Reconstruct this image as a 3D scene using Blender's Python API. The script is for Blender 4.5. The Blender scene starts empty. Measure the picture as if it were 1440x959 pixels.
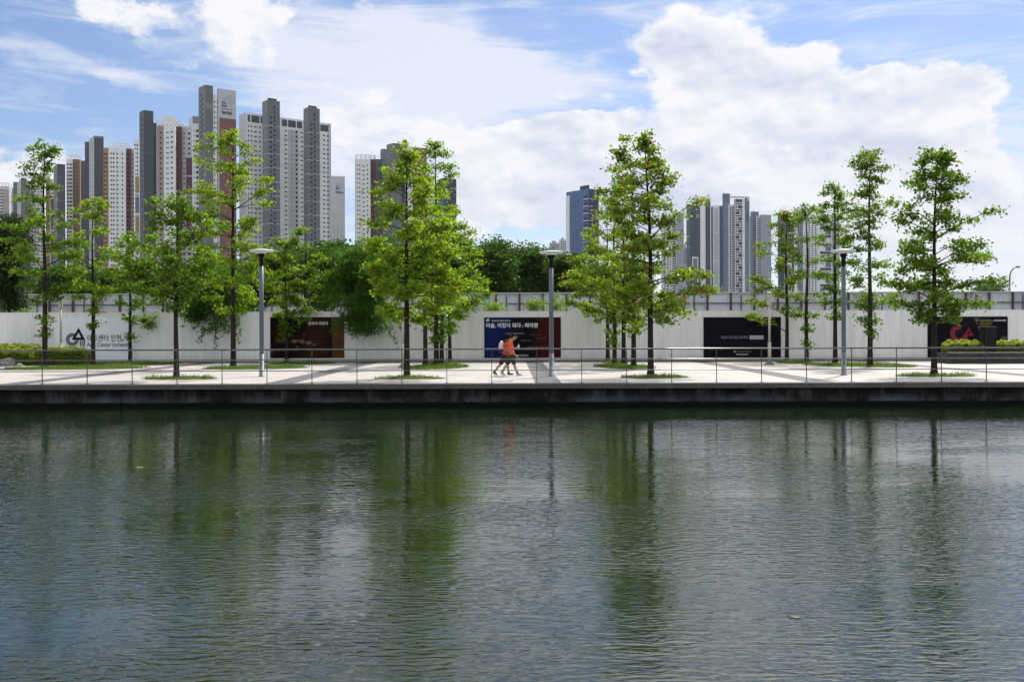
import bpy, math, random
import numpy as np
from mathutils import Vector, Matrix

PI = math.pi
COL = bpy.context.scene.collection
SC = bpy.context.scene
F = 1400.0            # focal length in pixels of the 1440 px wide photograph
HZ = 464.0            # horizon row
ROLL = 0.0028
EYE = 1.9             # eye above the promenade (z = 0)
WZ = -0.82            # water level

def fix(px, py): return py + (px - 720) * ROLL
def gp(px, py):
    d = F * EYE / (fix(px, py) - HZ)
    return (px - 720) / F * d, d
def xx(px, Y): return (px - 720) / F * Y
def zz(px, py, Y): return EYE + (HZ - fix(px, py)) * Y / F

# ------------------------------------------------------------------ materials
def new_mat(name):
    m = bpy.data.materials.new(name); m.use_nodes = True
    nt = m.node_tree; nt.nodes.clear()
    return m, nt, nt.nodes, nt.links

def ramp(N, stops, interp='LINEAR'):
    r = N.new('ShaderNodeValToRGB'); r.color_ramp.interpolation = interp
    el = r.color_ramp.elements
    while len(el) > 1: el.remove(el[-1])
    for i, (p, c) in enumerate(stops):
        e = el[0] if i == 0 else el.new(p)
        e.position = p; e.color = (c[0], c[1], c[2], 1)
    return r

def mat(name, col, rough=0.6, metal=0.0, var=0.12, scale=3.0, bump=0.0, bscale=30.0, objvar=0.0, spec=0.5, stretch=(1, 1, 1)):
    m, nt, N, L = new_mat(name)
    out = N.new('ShaderNodeOutputMaterial'); b = N.new('ShaderNodeBsdfPrincipled')
    L.new(b.outputs[0], out.inputs[0])
    b.inputs['Roughness'].default_value = rough; b.inputs['Metallic'].default_value = metal
    b.inputs['Specular IOR Level'].default_value = spec
    tc = N.new('ShaderNodeTexCoord'); mp = N.new('ShaderNodeMapping'); mp.inputs['Scale'].default_value = stretch
    L.new(tc.outputs['Object'], mp.inputs[0])
    n = N.new('ShaderNodeTexNoise'); n.inputs['Scale'].default_value = scale; n.inputs['Detail'].default_value = 6
    L.new(mp.outputs[0], n.inputs['Vector'])
    r = ramp(N, [(0.3, [c * (1 - var) for c in col]), (0.7, [min(1, c * (1 + var)) for c in col])])
    L.new(n.outputs['Fac'], r.inputs[0])
    last = r.outputs[0]
    if objvar:
        oi = N.new('ShaderNodeObjectInfo'); mr = N.new('ShaderNodeMapRange')
        mr.inputs[3].default_value = 1 - objvar; mr.inputs[4].default_value = 1 + objvar
        L.new(oi.outputs['Random'], mr.inputs[0])
        mx = N.new('ShaderNodeVectorMath'); mx.operation = 'SCALE'
        L.new(last, mx.inputs[0]); L.new(mr.outputs[0], mx.inputs['Scale']); last = mx.outputs[0]
    L.new(last, b.inputs['Base Color'])
    if bump:
        n2 = N.new('ShaderNodeTexNoise'); n2.inputs['Scale'].default_value = bscale; n2.inputs['Detail'].default_value = 4
        L.new(tc.outputs['Object'], n2.inputs['Vector'])
        bp = N.new('ShaderNodeBump'); bp.inputs['Strength'].default_value = bump; bp.inputs['Distance'].default_value = 0.02
        L.new(n2.outputs['Fac'], bp.inputs['Height']); L.new(bp.outputs[0], b.inputs['Normal'])
    return m

def leaf_mat(name, dark, light, trans, tw=0.5, tip=None, spec=0.3):
    """two sided leaf: reflecting face plus light shining through; every leaf has its own tone"""
    m, nt, N, L = new_mat(name)
    out = N.new('ShaderNodeOutputMaterial'); b = N.new('ShaderNodeBsdfPrincipled'); t = N.new('ShaderNodeBsdfTranslucent'); mx = N.new('ShaderNodeMixShader')
    b.inputs['Roughness'].default_value = 0.42
    b.inputs['Specular IOR Level'].default_value = spec
    g = N.new('ShaderNodeNewGeometry')
    st = [(0.0, dark), (0.9, light)]
    st2 = [(0.0, [c * 0.65 for c in trans]), (0.9, [c * 1.15 for c in trans])]
    if tip: st += [(0.955, tip), (1.0, tip)]; st2 += [(0.955, [tip[0] * 2.2, tip[1] * 1.7, tip[2]]), (1.0, [tip[0] * 2.2, tip[1] * 1.7, tip[2]])]
    r = ramp(N, st); r2 = ramp(N, st2)
    L.new(g.outputs['Random Per Island'], r.inputs[0]); L.new(g.outputs['Random Per Island'], r2.inputs[0])
    L.new(r.outputs[0], b.inputs['Base Color']); L.new(r2.outputs[0], t.inputs[0])
    mx.inputs[0].default_value = tw
    L.new(b.outputs[0], mx.inputs[1]); L.new(t.outputs[0], mx.inputs[2]); L.new(mx.outputs[0], out.inputs[0])
    return m

M = {}
M['bark'] = mat('bark', (0.026, 0.021, 0.017), 0.9, var=0.45, scale=14, spec=0.15, bump=0.6, bscale=40, stretch=(1, 1, 0.25))
M['bark_dark'] = mat('bark_dark', (0.03, 0.025, 0.02), 0.9, var=0.4, scale=10)
M['leaf_a'] = leaf_mat('leaf_fresh', (0.018, 0.048, 0.005), (0.070, 0.14, 0.010), (0.29, 0.50, 0.012), 0.52)
M['leaf_b'] = leaf_mat('leaf_yellow_green', (0.022, 0.056, 0.005), (0.082, 0.155, 0.010), (0.36, 0.57, 0.014), 0.56, tip=(0.20, 0.17, 0.014))
M['leaf_c'] = leaf_mat('leaf_reddish_tips', (0.022, 0.050, 0.005), (0.075, 0.130, 0.010), (0.30, 0.47, 0.014), 0.52, tip=(0.22, 0.11, 0.018))
M['leaf_d'] = leaf_mat('leaf_deep', (0.015, 0.040, 0.005), (0.058, 0.115, 0.010), (0.24, 0.42, 0.012), 0.50)
M['leaf_bg'] = leaf_mat('leaf_dense', (0.018, 0.045, 0.007), (0.045, 0.09, 0.012), (0.09, 0.21, 0.014), 0.38, spec=0.12)
M['leaf_willow'] = leaf_mat('leaf_narrow', (0.013, 0.044, 0.005), (0.042, 0.10, 0.010), (0.12, 0.31, 0.012), 0.43, spec=0.12)
M['leaf_conifer'] = leaf_mat('leaf_conifer', (0.010, 0.022, 0.006), (0.025, 0.045, 0.010), (0.05, 0.09, 0.012), 0.3, spec=0.1)
M['leaf_hedge'] = leaf_mat('leaf_hedge', (0.08, 0.13, 0.010), (0.18, 0.24, 0.016), (0.50, 0.60, 0.03), 0.45)
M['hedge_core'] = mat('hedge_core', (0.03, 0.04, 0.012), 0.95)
M['grass'] = leaf_mat('grass_blade', (0.05, 0.10, 0.012), (0.09, 0.15, 0.018), (0.20, 0.32, 0.03), 0.4)
M['soil'] = mat('lawn_soil', (0.055, 0.085, 0.02), 0.95, var=0.5, scale=2.2, bump=0.5)
M['ground'] = mat('ground', (0.16, 0.15, 0.11), 0.95, var=0.3, scale=0.2)
M['coping'] = mat('coping_stone', (0.095, 0.093, 0.09), 0.8, var=0.16, scale=6, bump=0.2, objvar=0.12, spec=0.2)
M['steel'] = mat('brushed_steel', (0.13, 0.127, 0.124), 0.24, metal=1.0, var=0.1, scale=20)
M['steel_dark'] = mat('post_steel', (0.10, 0.10, 0.10), 0.4, metal=1.0, var=0.1, scale=20)
M['lamp_grey'] = mat('lamp_grey_paint', (0.095, 0.118, 0.152), 0.4, var=0.06, scale=6)
M['lamp_plate'] = mat('lamp_plate', (0.15, 0.17, 0.205), 0.4, var=0.06)
M['lamp_white'] = mat('lamp_white_disc', (0.72, 0.72, 0.70), 0.4, var=0.05)
M['black'] = mat('black_paint', (0.012, 0.012, 0.013), 0.7, spec=0.1, var=0.2)
M['cream'] = mat('cream_pole_paint', (0.45, 0.42, 0.35), 0.45, var=0.08)
M['lantern'] = mat('lantern_louvre', (0.55, 0.54, 0.5), 0.35, var=0.05)
M['fence_post'] = mat('rusty_post', (0.055, 0.022, 0.018), 0.7, var=0.4, scale=8)
M['fence_rail'] = mat('fence_rail', (0.09, 0.08, 0.085), 0.6, var=0.3, scale=8)
M['fence_cap'] = mat('fence_cap_rail', (0.55, 0.56, 0.58), 0.5, var=0.1)
M['stone'] = mat('planter_stone', (0.032, 0.032, 0.031), 0.85, var=0.4, scale=5, bump=0.7, bscale=14, objvar=0.2)
M['stone_cap'] = mat('planter_cap', (0.20, 0.195, 0.185), 0.8, var=0.2, scale=5)
M['rock'] = mat('grey_rock', (0.27, 0.26, 0.24), 0.9, var=0.35, scale=4, bump=0.8, bscale=9)
M['monolith'] = mat('dark_granite', (0.012, 0.012, 0.013), 0.6, spec=0.1, var=0.25, scale=12)
# signs
M['p_black'] = mat('poster_black', (0.006, 0.006, 0.009), 0.5, spec=0.04, var=0.3, scale=1.5)
M['p_white'] = mat('print_white', (0.78, 0.79, 0.82), 0.6, spec=0.04, var=0.03)
M['p_grey'] = mat('print_grey', (0.30, 0.30, 0.32), 0.6, spec=0.04, var=0.03)
M['p_dim'] = mat('print_dim', (0.22, 0.20, 0.17), 0.6, spec=0.04, var=0.03)
M['p_ink'] = mat('print_ink', (0.018, 0.018, 0.022), 0.6, spec=0.04, var=0.03)
M['p_mid'] = mat('print_mid_grey', (0.17, 0.17, 0.185), 0.6, spec=0.04, var=0.03)
M['p_panel'] = mat('sign_panel', (0.77, 0.82, 0.885), 0.55, spec=0.04, var=0.03)
M['p_pink'] = mat('print_pink', (0.27, 0.04, 0.066), 0.6, spec=0.04, var=0.06)
M['p_red'] = mat('print_red', (0.24, 0.012, 0.045), 0.6, spec=0.04, var=0.06)
M['p_purple'] = mat('print_purple', (0.075, 0.055, 0.19), 0.6, spec=0.04, var=0.15)
M['p_olive'] = mat('print_olive', (0.10, 0.065, 0.012), 0.6, spec=0.04, var=0.2)
M['p_tan'] = mat('print_tan', (0.085, 0.038, 0.012), 0.55, spec=0.04, var=0.3, scale=3, stretch=(0.2, 1, 3))
# people
M['skin'] = mat('skin', (0.36, 0.20, 0.13), 0.5, var=0.06)
M['skin2'] = mat('skin_pale', (0.38, 0.23, 0.16), 0.5, var=0.06)
M['hair'] = mat('hair', (0.012, 0.010, 0.009), 0.8, var=0.3, spec=0.08)
M['orange'] = mat('orange_cotton', (0.72, 0.10, 0.022), 0.8, var=0.1, scale=12, bump=0.3, bscale=14)
M['red_orange'] = mat('red_orange_cotton', (0.52, 0.055, 0.018), 0.8, var=0.12, scale=12, bump=0.3, bscale=14)
M['olive'] = mat('olive_shorts', (0.030, 0.027, 0.014), 0.85, var=0.2, scale=12)
M['black_cloth'] = mat('black_cloth', (0.012, 0.012, 0.014), 0.85, var=0.25, scale=12)
M['lilac'] = mat('lilac_nylon', (0.62, 0.60, 0.76), 0.6, var=0.08, scale=9)
M['navy_cloth'] = mat('navy_strap', (0.02, 0.025, 0.06), 0.7)
M['shoe_teal'] = mat('shoe_grey_green', (0.30, 0.38, 0.34), 0.7, var=0.1)
M['shoe_dark'] = mat('shoe_dark_grey', (0.07, 0.072, 0.075), 0.7, var=0.15)
M['cup'] = mat('clear_cup', (0.62, 0.60, 0.52), 0.25, var=0.05)
M['straw'] = mat('green_straw', (0.30, 0.36, 0.05), 0.4)
M['eye'] = mat('eye', (0.02, 0.015, 0.012), 0.2)
# towers
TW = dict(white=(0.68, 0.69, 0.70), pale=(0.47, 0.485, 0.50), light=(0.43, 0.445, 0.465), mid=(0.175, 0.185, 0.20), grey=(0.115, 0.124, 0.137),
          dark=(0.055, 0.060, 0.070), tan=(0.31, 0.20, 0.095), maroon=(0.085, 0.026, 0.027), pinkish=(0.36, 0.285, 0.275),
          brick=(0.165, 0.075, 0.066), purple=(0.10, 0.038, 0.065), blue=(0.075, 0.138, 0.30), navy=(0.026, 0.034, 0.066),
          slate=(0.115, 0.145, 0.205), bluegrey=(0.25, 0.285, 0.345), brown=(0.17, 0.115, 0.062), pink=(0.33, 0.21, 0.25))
for k, c in TW.items(): M['t_' + k] = mat('tower_' + k, c, 0.75, var=0.06, scale=0.15, objvar=0.02)
M['window'] = mat('window_glass', (0.012, 0.015, 0.022), 0.2, spec=0.25, var=0.3, scale=0.3, objvar=0.5)
M['t_logo'] = mat('tower_lettering', (0.03, 0.05, 0.085), 0.6, var=0.02)
M['t_logo2'] = mat('tower_logo_pale', (0.28, 0.35, 0.47), 0.6, var=0.02)

def hoarding_mat():
    m, nt, N, L = new_mat('hoarding_white_sheet')
    out = N.new('ShaderNodeOutputMaterial'); b = N.new('ShaderNodeBsdfPrincipled'); L.new(b.outputs[0], out.inputs[0])
    b.inputs['Roughness'].default_value = 0.5
    tc = N.new('ShaderNodeTexCoord'); geo = N.new('ShaderNodeNewGeometry')
    mp = N.new('ShaderNodeMapping'); mp.inputs['Scale'].default_value = (3, 3, 0.3)
    L.new(geo.outputs['Position'], mp.inputs[0])
    n = N.new('ShaderNodeTexNoise'); n.inputs['Scale'].default_value = 1.2; n.inputs['Detail'].default_value = 7
    L.new(mp.outputs[0], n.inputs['Vector'])
    r = ramp(N, [(0.3, (0.69, 0.685, 0.67)), (0.65, (0.79, 0.785, 0.775))])
    L.new(n.outputs['Fac'], r.inputs[0])
    # splash dirt along the foot of the sheets
    sp = N.new('ShaderNodeSeparateXYZ'); L.new(geo.outputs['Position'], sp.inputs[0])
    n3 = N.new('ShaderNodeTexNoise'); n3.inputs['Scale'].default_value = 2.5; n3.inputs['Detail'].default_value = 6; L.new(geo.outputs['Position'], n3.inputs['Vector'])
    ad = N.new('ShaderNodeMath'); ad.operation = 'MULTIPLY_ADD'; ad.inputs[1].default_value = 0.5; ad.inputs[2].default_value = -0.12
    L.new(n3.outputs['Fac'], ad.inputs[0])
    lt = N.new('ShaderNodeMapRange'); lt.inputs[1].default_value = 0.0; lt.inputs[2].default_value = 0.35; lt.inputs[3].default_value = 1; lt.inputs[4].default_value = 0
    sb = N.new('ShaderNodeMath'); sb.operation = 'SUBTRACT'; L.new(sp.outputs[2], sb.inputs[0]); L.new(ad.outputs[0], sb.inputs[1])
    L.new(sb.outputs[0], lt.inputs[0])
    mx = N.new('ShaderNodeMix'); mx.data_type = 'RGBA'; mx.inputs[7].default_value = (0.42, 0.40, 0.36, 1)
    sc = N.new('ShaderNodeMath'); sc.operation = 'MULTIPLY'; sc.inputs[1].default_value = 0.5; L.new(lt.outputs[0], sc.inputs[0])
    L.new(sc.outputs[0], mx.inputs[0]); L.new(r.outputs[0], mx.inputs[6])
    oi = N.new('ShaderNodeObjectInfo'); mr = N.new('ShaderNodeMapRange'); mr.inputs[3].default_value = 0.955; mr.inputs[4].default_value = 1.03
    L.new(oi.outputs['Random'], mr.inputs[0]); vs = N.new('ShaderNodeVectorMath'); vs.operation = 'SCALE'
    L.new(mx.outputs[2], vs.inputs[0]); L.new(mr.outputs[0], vs.inputs['Scale']); L.new(vs.outputs[0], b.inputs['Base Color'])
    w = N.new('ShaderNodeTexWave'); w.inputs['Scale'].default_value = 4.2; w.wave_profile = 'SIN'; L.new(geo.outputs['Position'], w.inputs['Vector'])
    bp = N.new('ShaderNodeBump'); bp.inputs['Strength'].default_value = 0.25; bp.inputs['Distance'].default_value = 0.01
    L.new(w.outputs['Fac'], bp.inputs['Height']); L.new(bp.outputs[0], b.inputs['Normal'])
    return m
M['hoarding'] = hoarding_mat()

def corrugated_mat():
    m, nt, N, L = new_mat('corrugated_sheet')
    out = N.new('ShaderNodeOutputMaterial'); b = N.new('ShaderNodeBsdfPrincipled'); L.new(b.outputs[0], out.inputs[0])
    b.inputs['Roughness'].default_value = 0.45
    geo = N.new('ShaderNodeNewGeometry')
    n = N.new('ShaderNodeTexNoise'); n.inputs['Scale'].default_value = 0.8; n.inputs['Detail'].default_value = 6; L.new(geo.outputs['Position'], n.inputs['Vector'])
    r = ramp(N, [(0.3, (0.42, 0.44, 0.49)), (0.7, (0.52, 0.54, 0.585))]); L.new(n.outputs['Fac'], r.inputs[0])
    oi = N.new('ShaderNodeObjectInfo'); mr = N.new('ShaderNodeMapRange'); mr.inputs[3].default_value = 0.86; mr.inputs[4].default_value = 1.08
    L.new(oi.outputs['Random'], mr.inputs[0]); vs = N.new('ShaderNodeVectorMath'); vs.operation = 'SCALE'
    L.new(r.outputs[0], vs.inputs[0]); L.new(mr.outputs[0], vs.inputs['Scale']); L.new(vs.outputs[0], b.inputs['Base Color'])
    w = N.new('ShaderNodeTexWave'); w.inputs['Scale'].default_value = 1.5; L.new(geo.outputs['Position'], w.inputs['Vector'])
    bp = N.new('ShaderNodeBump'); bp.inputs['Strength'].default_value = 0.7; bp.inputs['Distance'].default_value = 0.04
    L.new(w.outputs['Fac'], bp.inputs['Height']); L.new(bp.outputs[0], b.inputs['Normal'])
    return m
M['sheet'] = corrugated_mat()

def paving_mat(name, c1, c2, mortar, bw, bh):
    m, nt, N, L = new_mat(name)
    out = N.new('ShaderNodeOutputMaterial'); b = N.new('ShaderNodeBsdfPrincipled'); L.new(b.outputs[0], out.inputs[0])
    b.inputs['Roughness'].default_value = 0.75
    geo = N.new('ShaderNodeNewGeometry')
    br = N.new('ShaderNodeTexBrick'); br.inputs['Color1'].default_value = (*c1, 1); br.inputs['Color2'].default_value = (*c2, 1); br.inputs['Mortar'].default_value = (*mortar, 1)
    br.inputs['Scale'].default_value = 1.0; br.inputs['Mortar Size'].default_value = 0.012; br.inputs['Brick Width'].default_value = bw; br.inputs['Row Height'].default_value = bh
    br.inputs['Mortar Smooth'].default_value = 0.3
    L.new(geo.outputs['Position'], br.inputs['Vector'])
    n = N.new('ShaderNodeTexNoise'); n.inputs['Scale'].default_value = 0.7; n.inputs['Detail'].default_value = 8; n.inputs['Roughness'].default_value = 0.65
    L.new(geo.outputs['Position'], n.inputs['Vector'])
    r = ramp(N, [(0.30, (0.66, 0.65, 0.63)), (0.45, (0.92, 0.91, 0.90)), (0.65, (1.05, 1.04, 1.03))]); L.new(n.outputs['Fac'], r.inputs[0])
    mx = N.new('ShaderNodeMix'); mx.data_type = 'RGBA'; mx.blend_type = 'MULTIPLY'; mx.inputs[0].default_value = 1
    L.new(br.outputs['Color'], mx.inputs[6]); L.new(r.outputs[0], mx.inputs[7]); L.new(mx.outputs[2], b.inputs['Base Color'])
    return m
M['paving'] = paving_mat('pale_granite_paving', (0.395, 0.37, 0.345), (0.46, 0.435, 0.405), (0.27, 0.255, 0.235), 0.9, 0.45)
M['paving_dark'] = paving_mat('dark_granite_paving', (0.085, 0.081, 0.08), (0.11, 0.105, 0.105), (0.065, 0.065, 0.065), 0.4, 0.2)

def quay_mat():
    m, nt, N, L = new_mat('stained_quay_concrete')
    out = N.new('ShaderNodeOutputMaterial'); b = N.new('ShaderNodeBsdfPrincipled'); L.new(b.outputs[0], out.inputs[0])
    geo = N.new('ShaderNodeNewGeometry')
    mp = N.new('ShaderNodeMapping'); mp.inputs['Scale'].default_value = (1.0, 1.0, 0.22); L.new(geo.outputs['Position'], mp.inputs[0])
    n = N.new('ShaderNodeTexNoise'); n.inputs['Scale'].default_value = 2.2; n.inputs['Detail'].default_value = 9; n.inputs['Roughness'].default_value = 0.7
    L.new(mp.outputs[0], n.inputs['Vector'])
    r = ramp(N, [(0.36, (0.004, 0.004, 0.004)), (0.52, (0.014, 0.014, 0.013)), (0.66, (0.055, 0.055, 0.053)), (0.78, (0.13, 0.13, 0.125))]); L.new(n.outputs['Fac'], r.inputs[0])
    # lime deposit low on the concrete
    # black algae band above the water line
    sp = N.new('ShaderNodeSeparateXYZ'); L.new(geo.outputs['Position'], sp.inputs[0])
    n2 = N.new('ShaderNodeTexNoise'); n2.inputs['Scale'].default_value = 1.6; n2.inputs['Detail'].default_value = 6; L.new(geo.outputs['Position'], n2.inputs['Vector'])
    ma = N.new('ShaderNodeMath'); ma.operation = 'MULTIPLY_ADD'; ma.inputs[1].default_value = 0.10; L.new(n2.outputs['Fac'], ma.inputs[0]); L.new(sp.outputs[2], ma.inputs[2])
    mr = N.new('ShaderNodeMapRange'); mr.inputs[1].default_value = WZ + 0.21; mr.inputs[2].default_value = WZ + 0.27; L.new(ma.outputs[0], mr.inputs[0])
    mx = N.new('ShaderNodeMix'); mx.data_type = 'RGBA'; mx.inputs[6].default_value = (0.004, 0.005, 0.004, 1); L.new(mr.outputs[0], mx.inputs[0])
    li = N.new('ShaderNodeMapRange'); li.inputs[1].default_value = WZ + 0.52; li.inputs[2].default_value = WZ + 0.27; L.new(ma.outputs[0], li.inputs[0])
    n5 = N.new('ShaderNodeTexNoise'); n5.inputs['Scale'].default_value = 0.9; n5.inputs['Detail'].default_value = 8; L.new(geo.outputs['Position'], n5.inputs['Vector'])
    l2 = N.new('ShaderNodeMapRange'); l2.inputs[1].default_value = 0.42; l2.inputs[2].default_value = 0.68; L.new(n5.outputs['Fac'], l2.inputs[0])
    l3 = N.new('ShaderNodeMath'); l3.operation = 'MULTIPLY'; L.new(li.outputs[0], l3.inputs[0]); L.new(l2.outputs[0], l3.inputs[1])
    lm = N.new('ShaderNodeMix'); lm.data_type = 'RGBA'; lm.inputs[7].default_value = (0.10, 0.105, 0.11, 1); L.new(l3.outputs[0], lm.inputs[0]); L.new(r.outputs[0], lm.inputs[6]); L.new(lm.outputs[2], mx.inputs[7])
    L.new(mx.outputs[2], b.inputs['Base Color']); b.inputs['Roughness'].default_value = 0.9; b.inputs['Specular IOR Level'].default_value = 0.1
    bp = N.new('ShaderNodeBump'); bp.inputs['Strength'].default_value = 0.4; bp.inputs['Distance'].default_value = 0.02
    L.new(n.outputs['Fac'], bp.inputs['Height']); L.new(bp.outputs[0], b.inputs['Normal'])
    return m
M['quay'] = quay_mat()

def poster_grad_mat(x0, x1):
    """a print that runs from navy through black to dark red"""
    m, nt, N, L = new_mat('poster_navy_to_red')
    out = N.new('ShaderNodeOutputMaterial'); b = N.new('ShaderNodeBsdfPrincipled'); L.new(b.outputs[0], out.inputs[0])
    b.inputs['Roughness'].default_value = 0.6; b.inputs['Specular IOR Level'].default_value = 0.04
    geo = N.new('ShaderNodeNewGeometry'); sp = N.new('ShaderNodeSeparateXYZ'); L.new(geo.outputs['Position'], sp.inputs[0])
    mr = N.new('ShaderNodeMapRange'); mr.inputs[1].default_value = x0; mr.inputs[2].default_value = x1; L.new(sp.outputs[0], mr.inputs[0])
    r = ramp(N, [(0.0, (0.008, 0.016, 0.105)), (0.20, (0.007, 0.014, 0.09)), (0.40, (0.006, 0.006, 0.012)), (0.62, (0.008, 0.005, 0.006)), (0.80, (0.055, 0.006, 0.007)), (1.0, (0.038, 0.006, 0.007))])
    L.new(mr.outputs[0], r.inputs[0]); L.new(r.outputs[0], b.inputs['Base Color'])
    return m

def poster_wood_mat(x0, x1, z0, z1):
    """dark stage with warm wooden boards and blurred orange highlights"""
    m, nt, N, L = new_mat('poster_warm_stage')
    out = N.new('ShaderNodeOutputMaterial'); b = N.new('ShaderNodeBsdfPrincipled'); L.new(b.outputs[0], out.inputs[0])
    b.inputs['Roughness'].default_value = 0.6; b.inputs['Specular IOR Level'].default_value = 0.04
    geo = N.new('ShaderNodeNewGeometry'); sp = N.new('ShaderNodeSeparateXYZ'); L.new(geo.outputs['Position'], sp.inputs[0])
    u = N.new('ShaderNodeMapRange'); u.inputs[1].default_value = x0; u.inputs[2].default_value = x1; L.new(sp.outputs[0], u.inputs[0])
    r = ramp(N, [(0.0, (0.006, 0.003, 0.003)), (0.50, (0.010, 0.005, 0.004)), (0.66, (0.036, 0.011, 0.006)), (0.90, (0.030, 0.009, 0.005)), (0.97, (0.008, 0.005, 0.008)), (1.0, (0.006, 0.005, 0.01))])
    L.new(u.outputs[0], r.inputs[0])
    w = N.new('ShaderNodeTexWave'); w.bands_direction = 'Z'; w.inputs['Scale'].default_value = 0.9; w.inputs['Distortion'].default_value = 0.6; L.new(geo.outputs['Position'], w.inputs['Vector'])
    wr = N.new('ShaderNodeMapRange'); wr.inputs[3].default_value = 0.72; wr.inputs[4].default_value = 1.1; L.new(w.outputs['Fac'], wr.inputs[0])
    vs = N.new('ShaderNodeVectorMath'); vs.operation = 'SCALE'; L.new(r.outputs[0], vs.inputs[0]); L.new(wr.outputs[0], vs.inputs['Scale'])
    last = vs.outputs[0]
    for cu, cv, ru, rv, col in ((0.20, 0.55, 0.10, 0.22, (0.16, 0.05, 0.015)), (0.17, 0.42, 0.06, 0.06, (0.24, 0.085, 0.03)), (0.40, 0.42, 0.09, 0.05, (0.40, 0.22, 0.09)),
                                (0.52, 0.40, 0.05, 0.07, (0.36, 0.23, 0.13)), (0.62, 0.37, 0.06, 0.05, (0.40, 0.26, 0.15)), (0.72, 0.33, 0.05, 0.03, (0.36, 0.18, 0.07)),
                                (0.44, 0.27, 0.025, 0.04, (0.33, 0.18, 0.11)), (0.03, 0.14, 0.035, 0.12, (0.13, 0.045, 0.016)), (0.55, 0.58, 0.02, 0.07, (0.20, 0.10, 0.045))):
        sb = N.new('ShaderNodeVectorMath'); sb.operation = 'SUBTRACT'; L.new(geo.outputs['Position'], sb.inputs[0])
        sb.inputs[1].default_value = (x0 + cu * (x1 - x0), 0, z0 + cv * (z1 - z0))
        ml = N.new('ShaderNodeVectorMath'); ml.operation = 'MULTIPLY'; ml.inputs[1].default_value = (1 / (ru * (x1 - x0)), 0, 1 / (rv * (z1 - z0))); L.new(sb.outputs[0], ml.inputs[0])
        nz = N.new('ShaderNodeTexNoise'); nz.inputs['Scale'].default_value = 3; nz.inputs['Detail'].default_value = 5; L.new(geo.outputs['Position'], nz.inputs['Vector'])
        ln = N.new('ShaderNodeVectorMath'); ln.operation = 'LENGTH'; L.new(ml.outputs[0], ln.inputs[0])
        ad = N.new('ShaderNodeMath'); ad.operation = 'MULTIPLY_ADD'; ad.inputs[1].default_value = 1.6; L.new(nz.outputs['Fac'], ad.inputs[0]); L.new(ln.outputs['Value'], ad.inputs[2])
        mr = N.new('ShaderNodeMapRange'); mr.inputs[1].default_value = 1.0; mr.inputs[2].default_value = 1.9; mr.inputs[3].default_value = 1; mr.inputs[4].default_value = 0; L.new(ad.outputs[0], mr.inputs[0])
        mx = N.new('ShaderNodeMix'); mx.data_type = 'RGBA'; mx.inputs[7].default_value = (*[c * 0.55 for c in col], 1); L.new(mr.outputs[0], mx.inputs[0]); L.new(last, mx.inputs[6]); last = mx.outputs[2]
    L.new(last, b.inputs['Base Color'])
    return m

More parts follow.
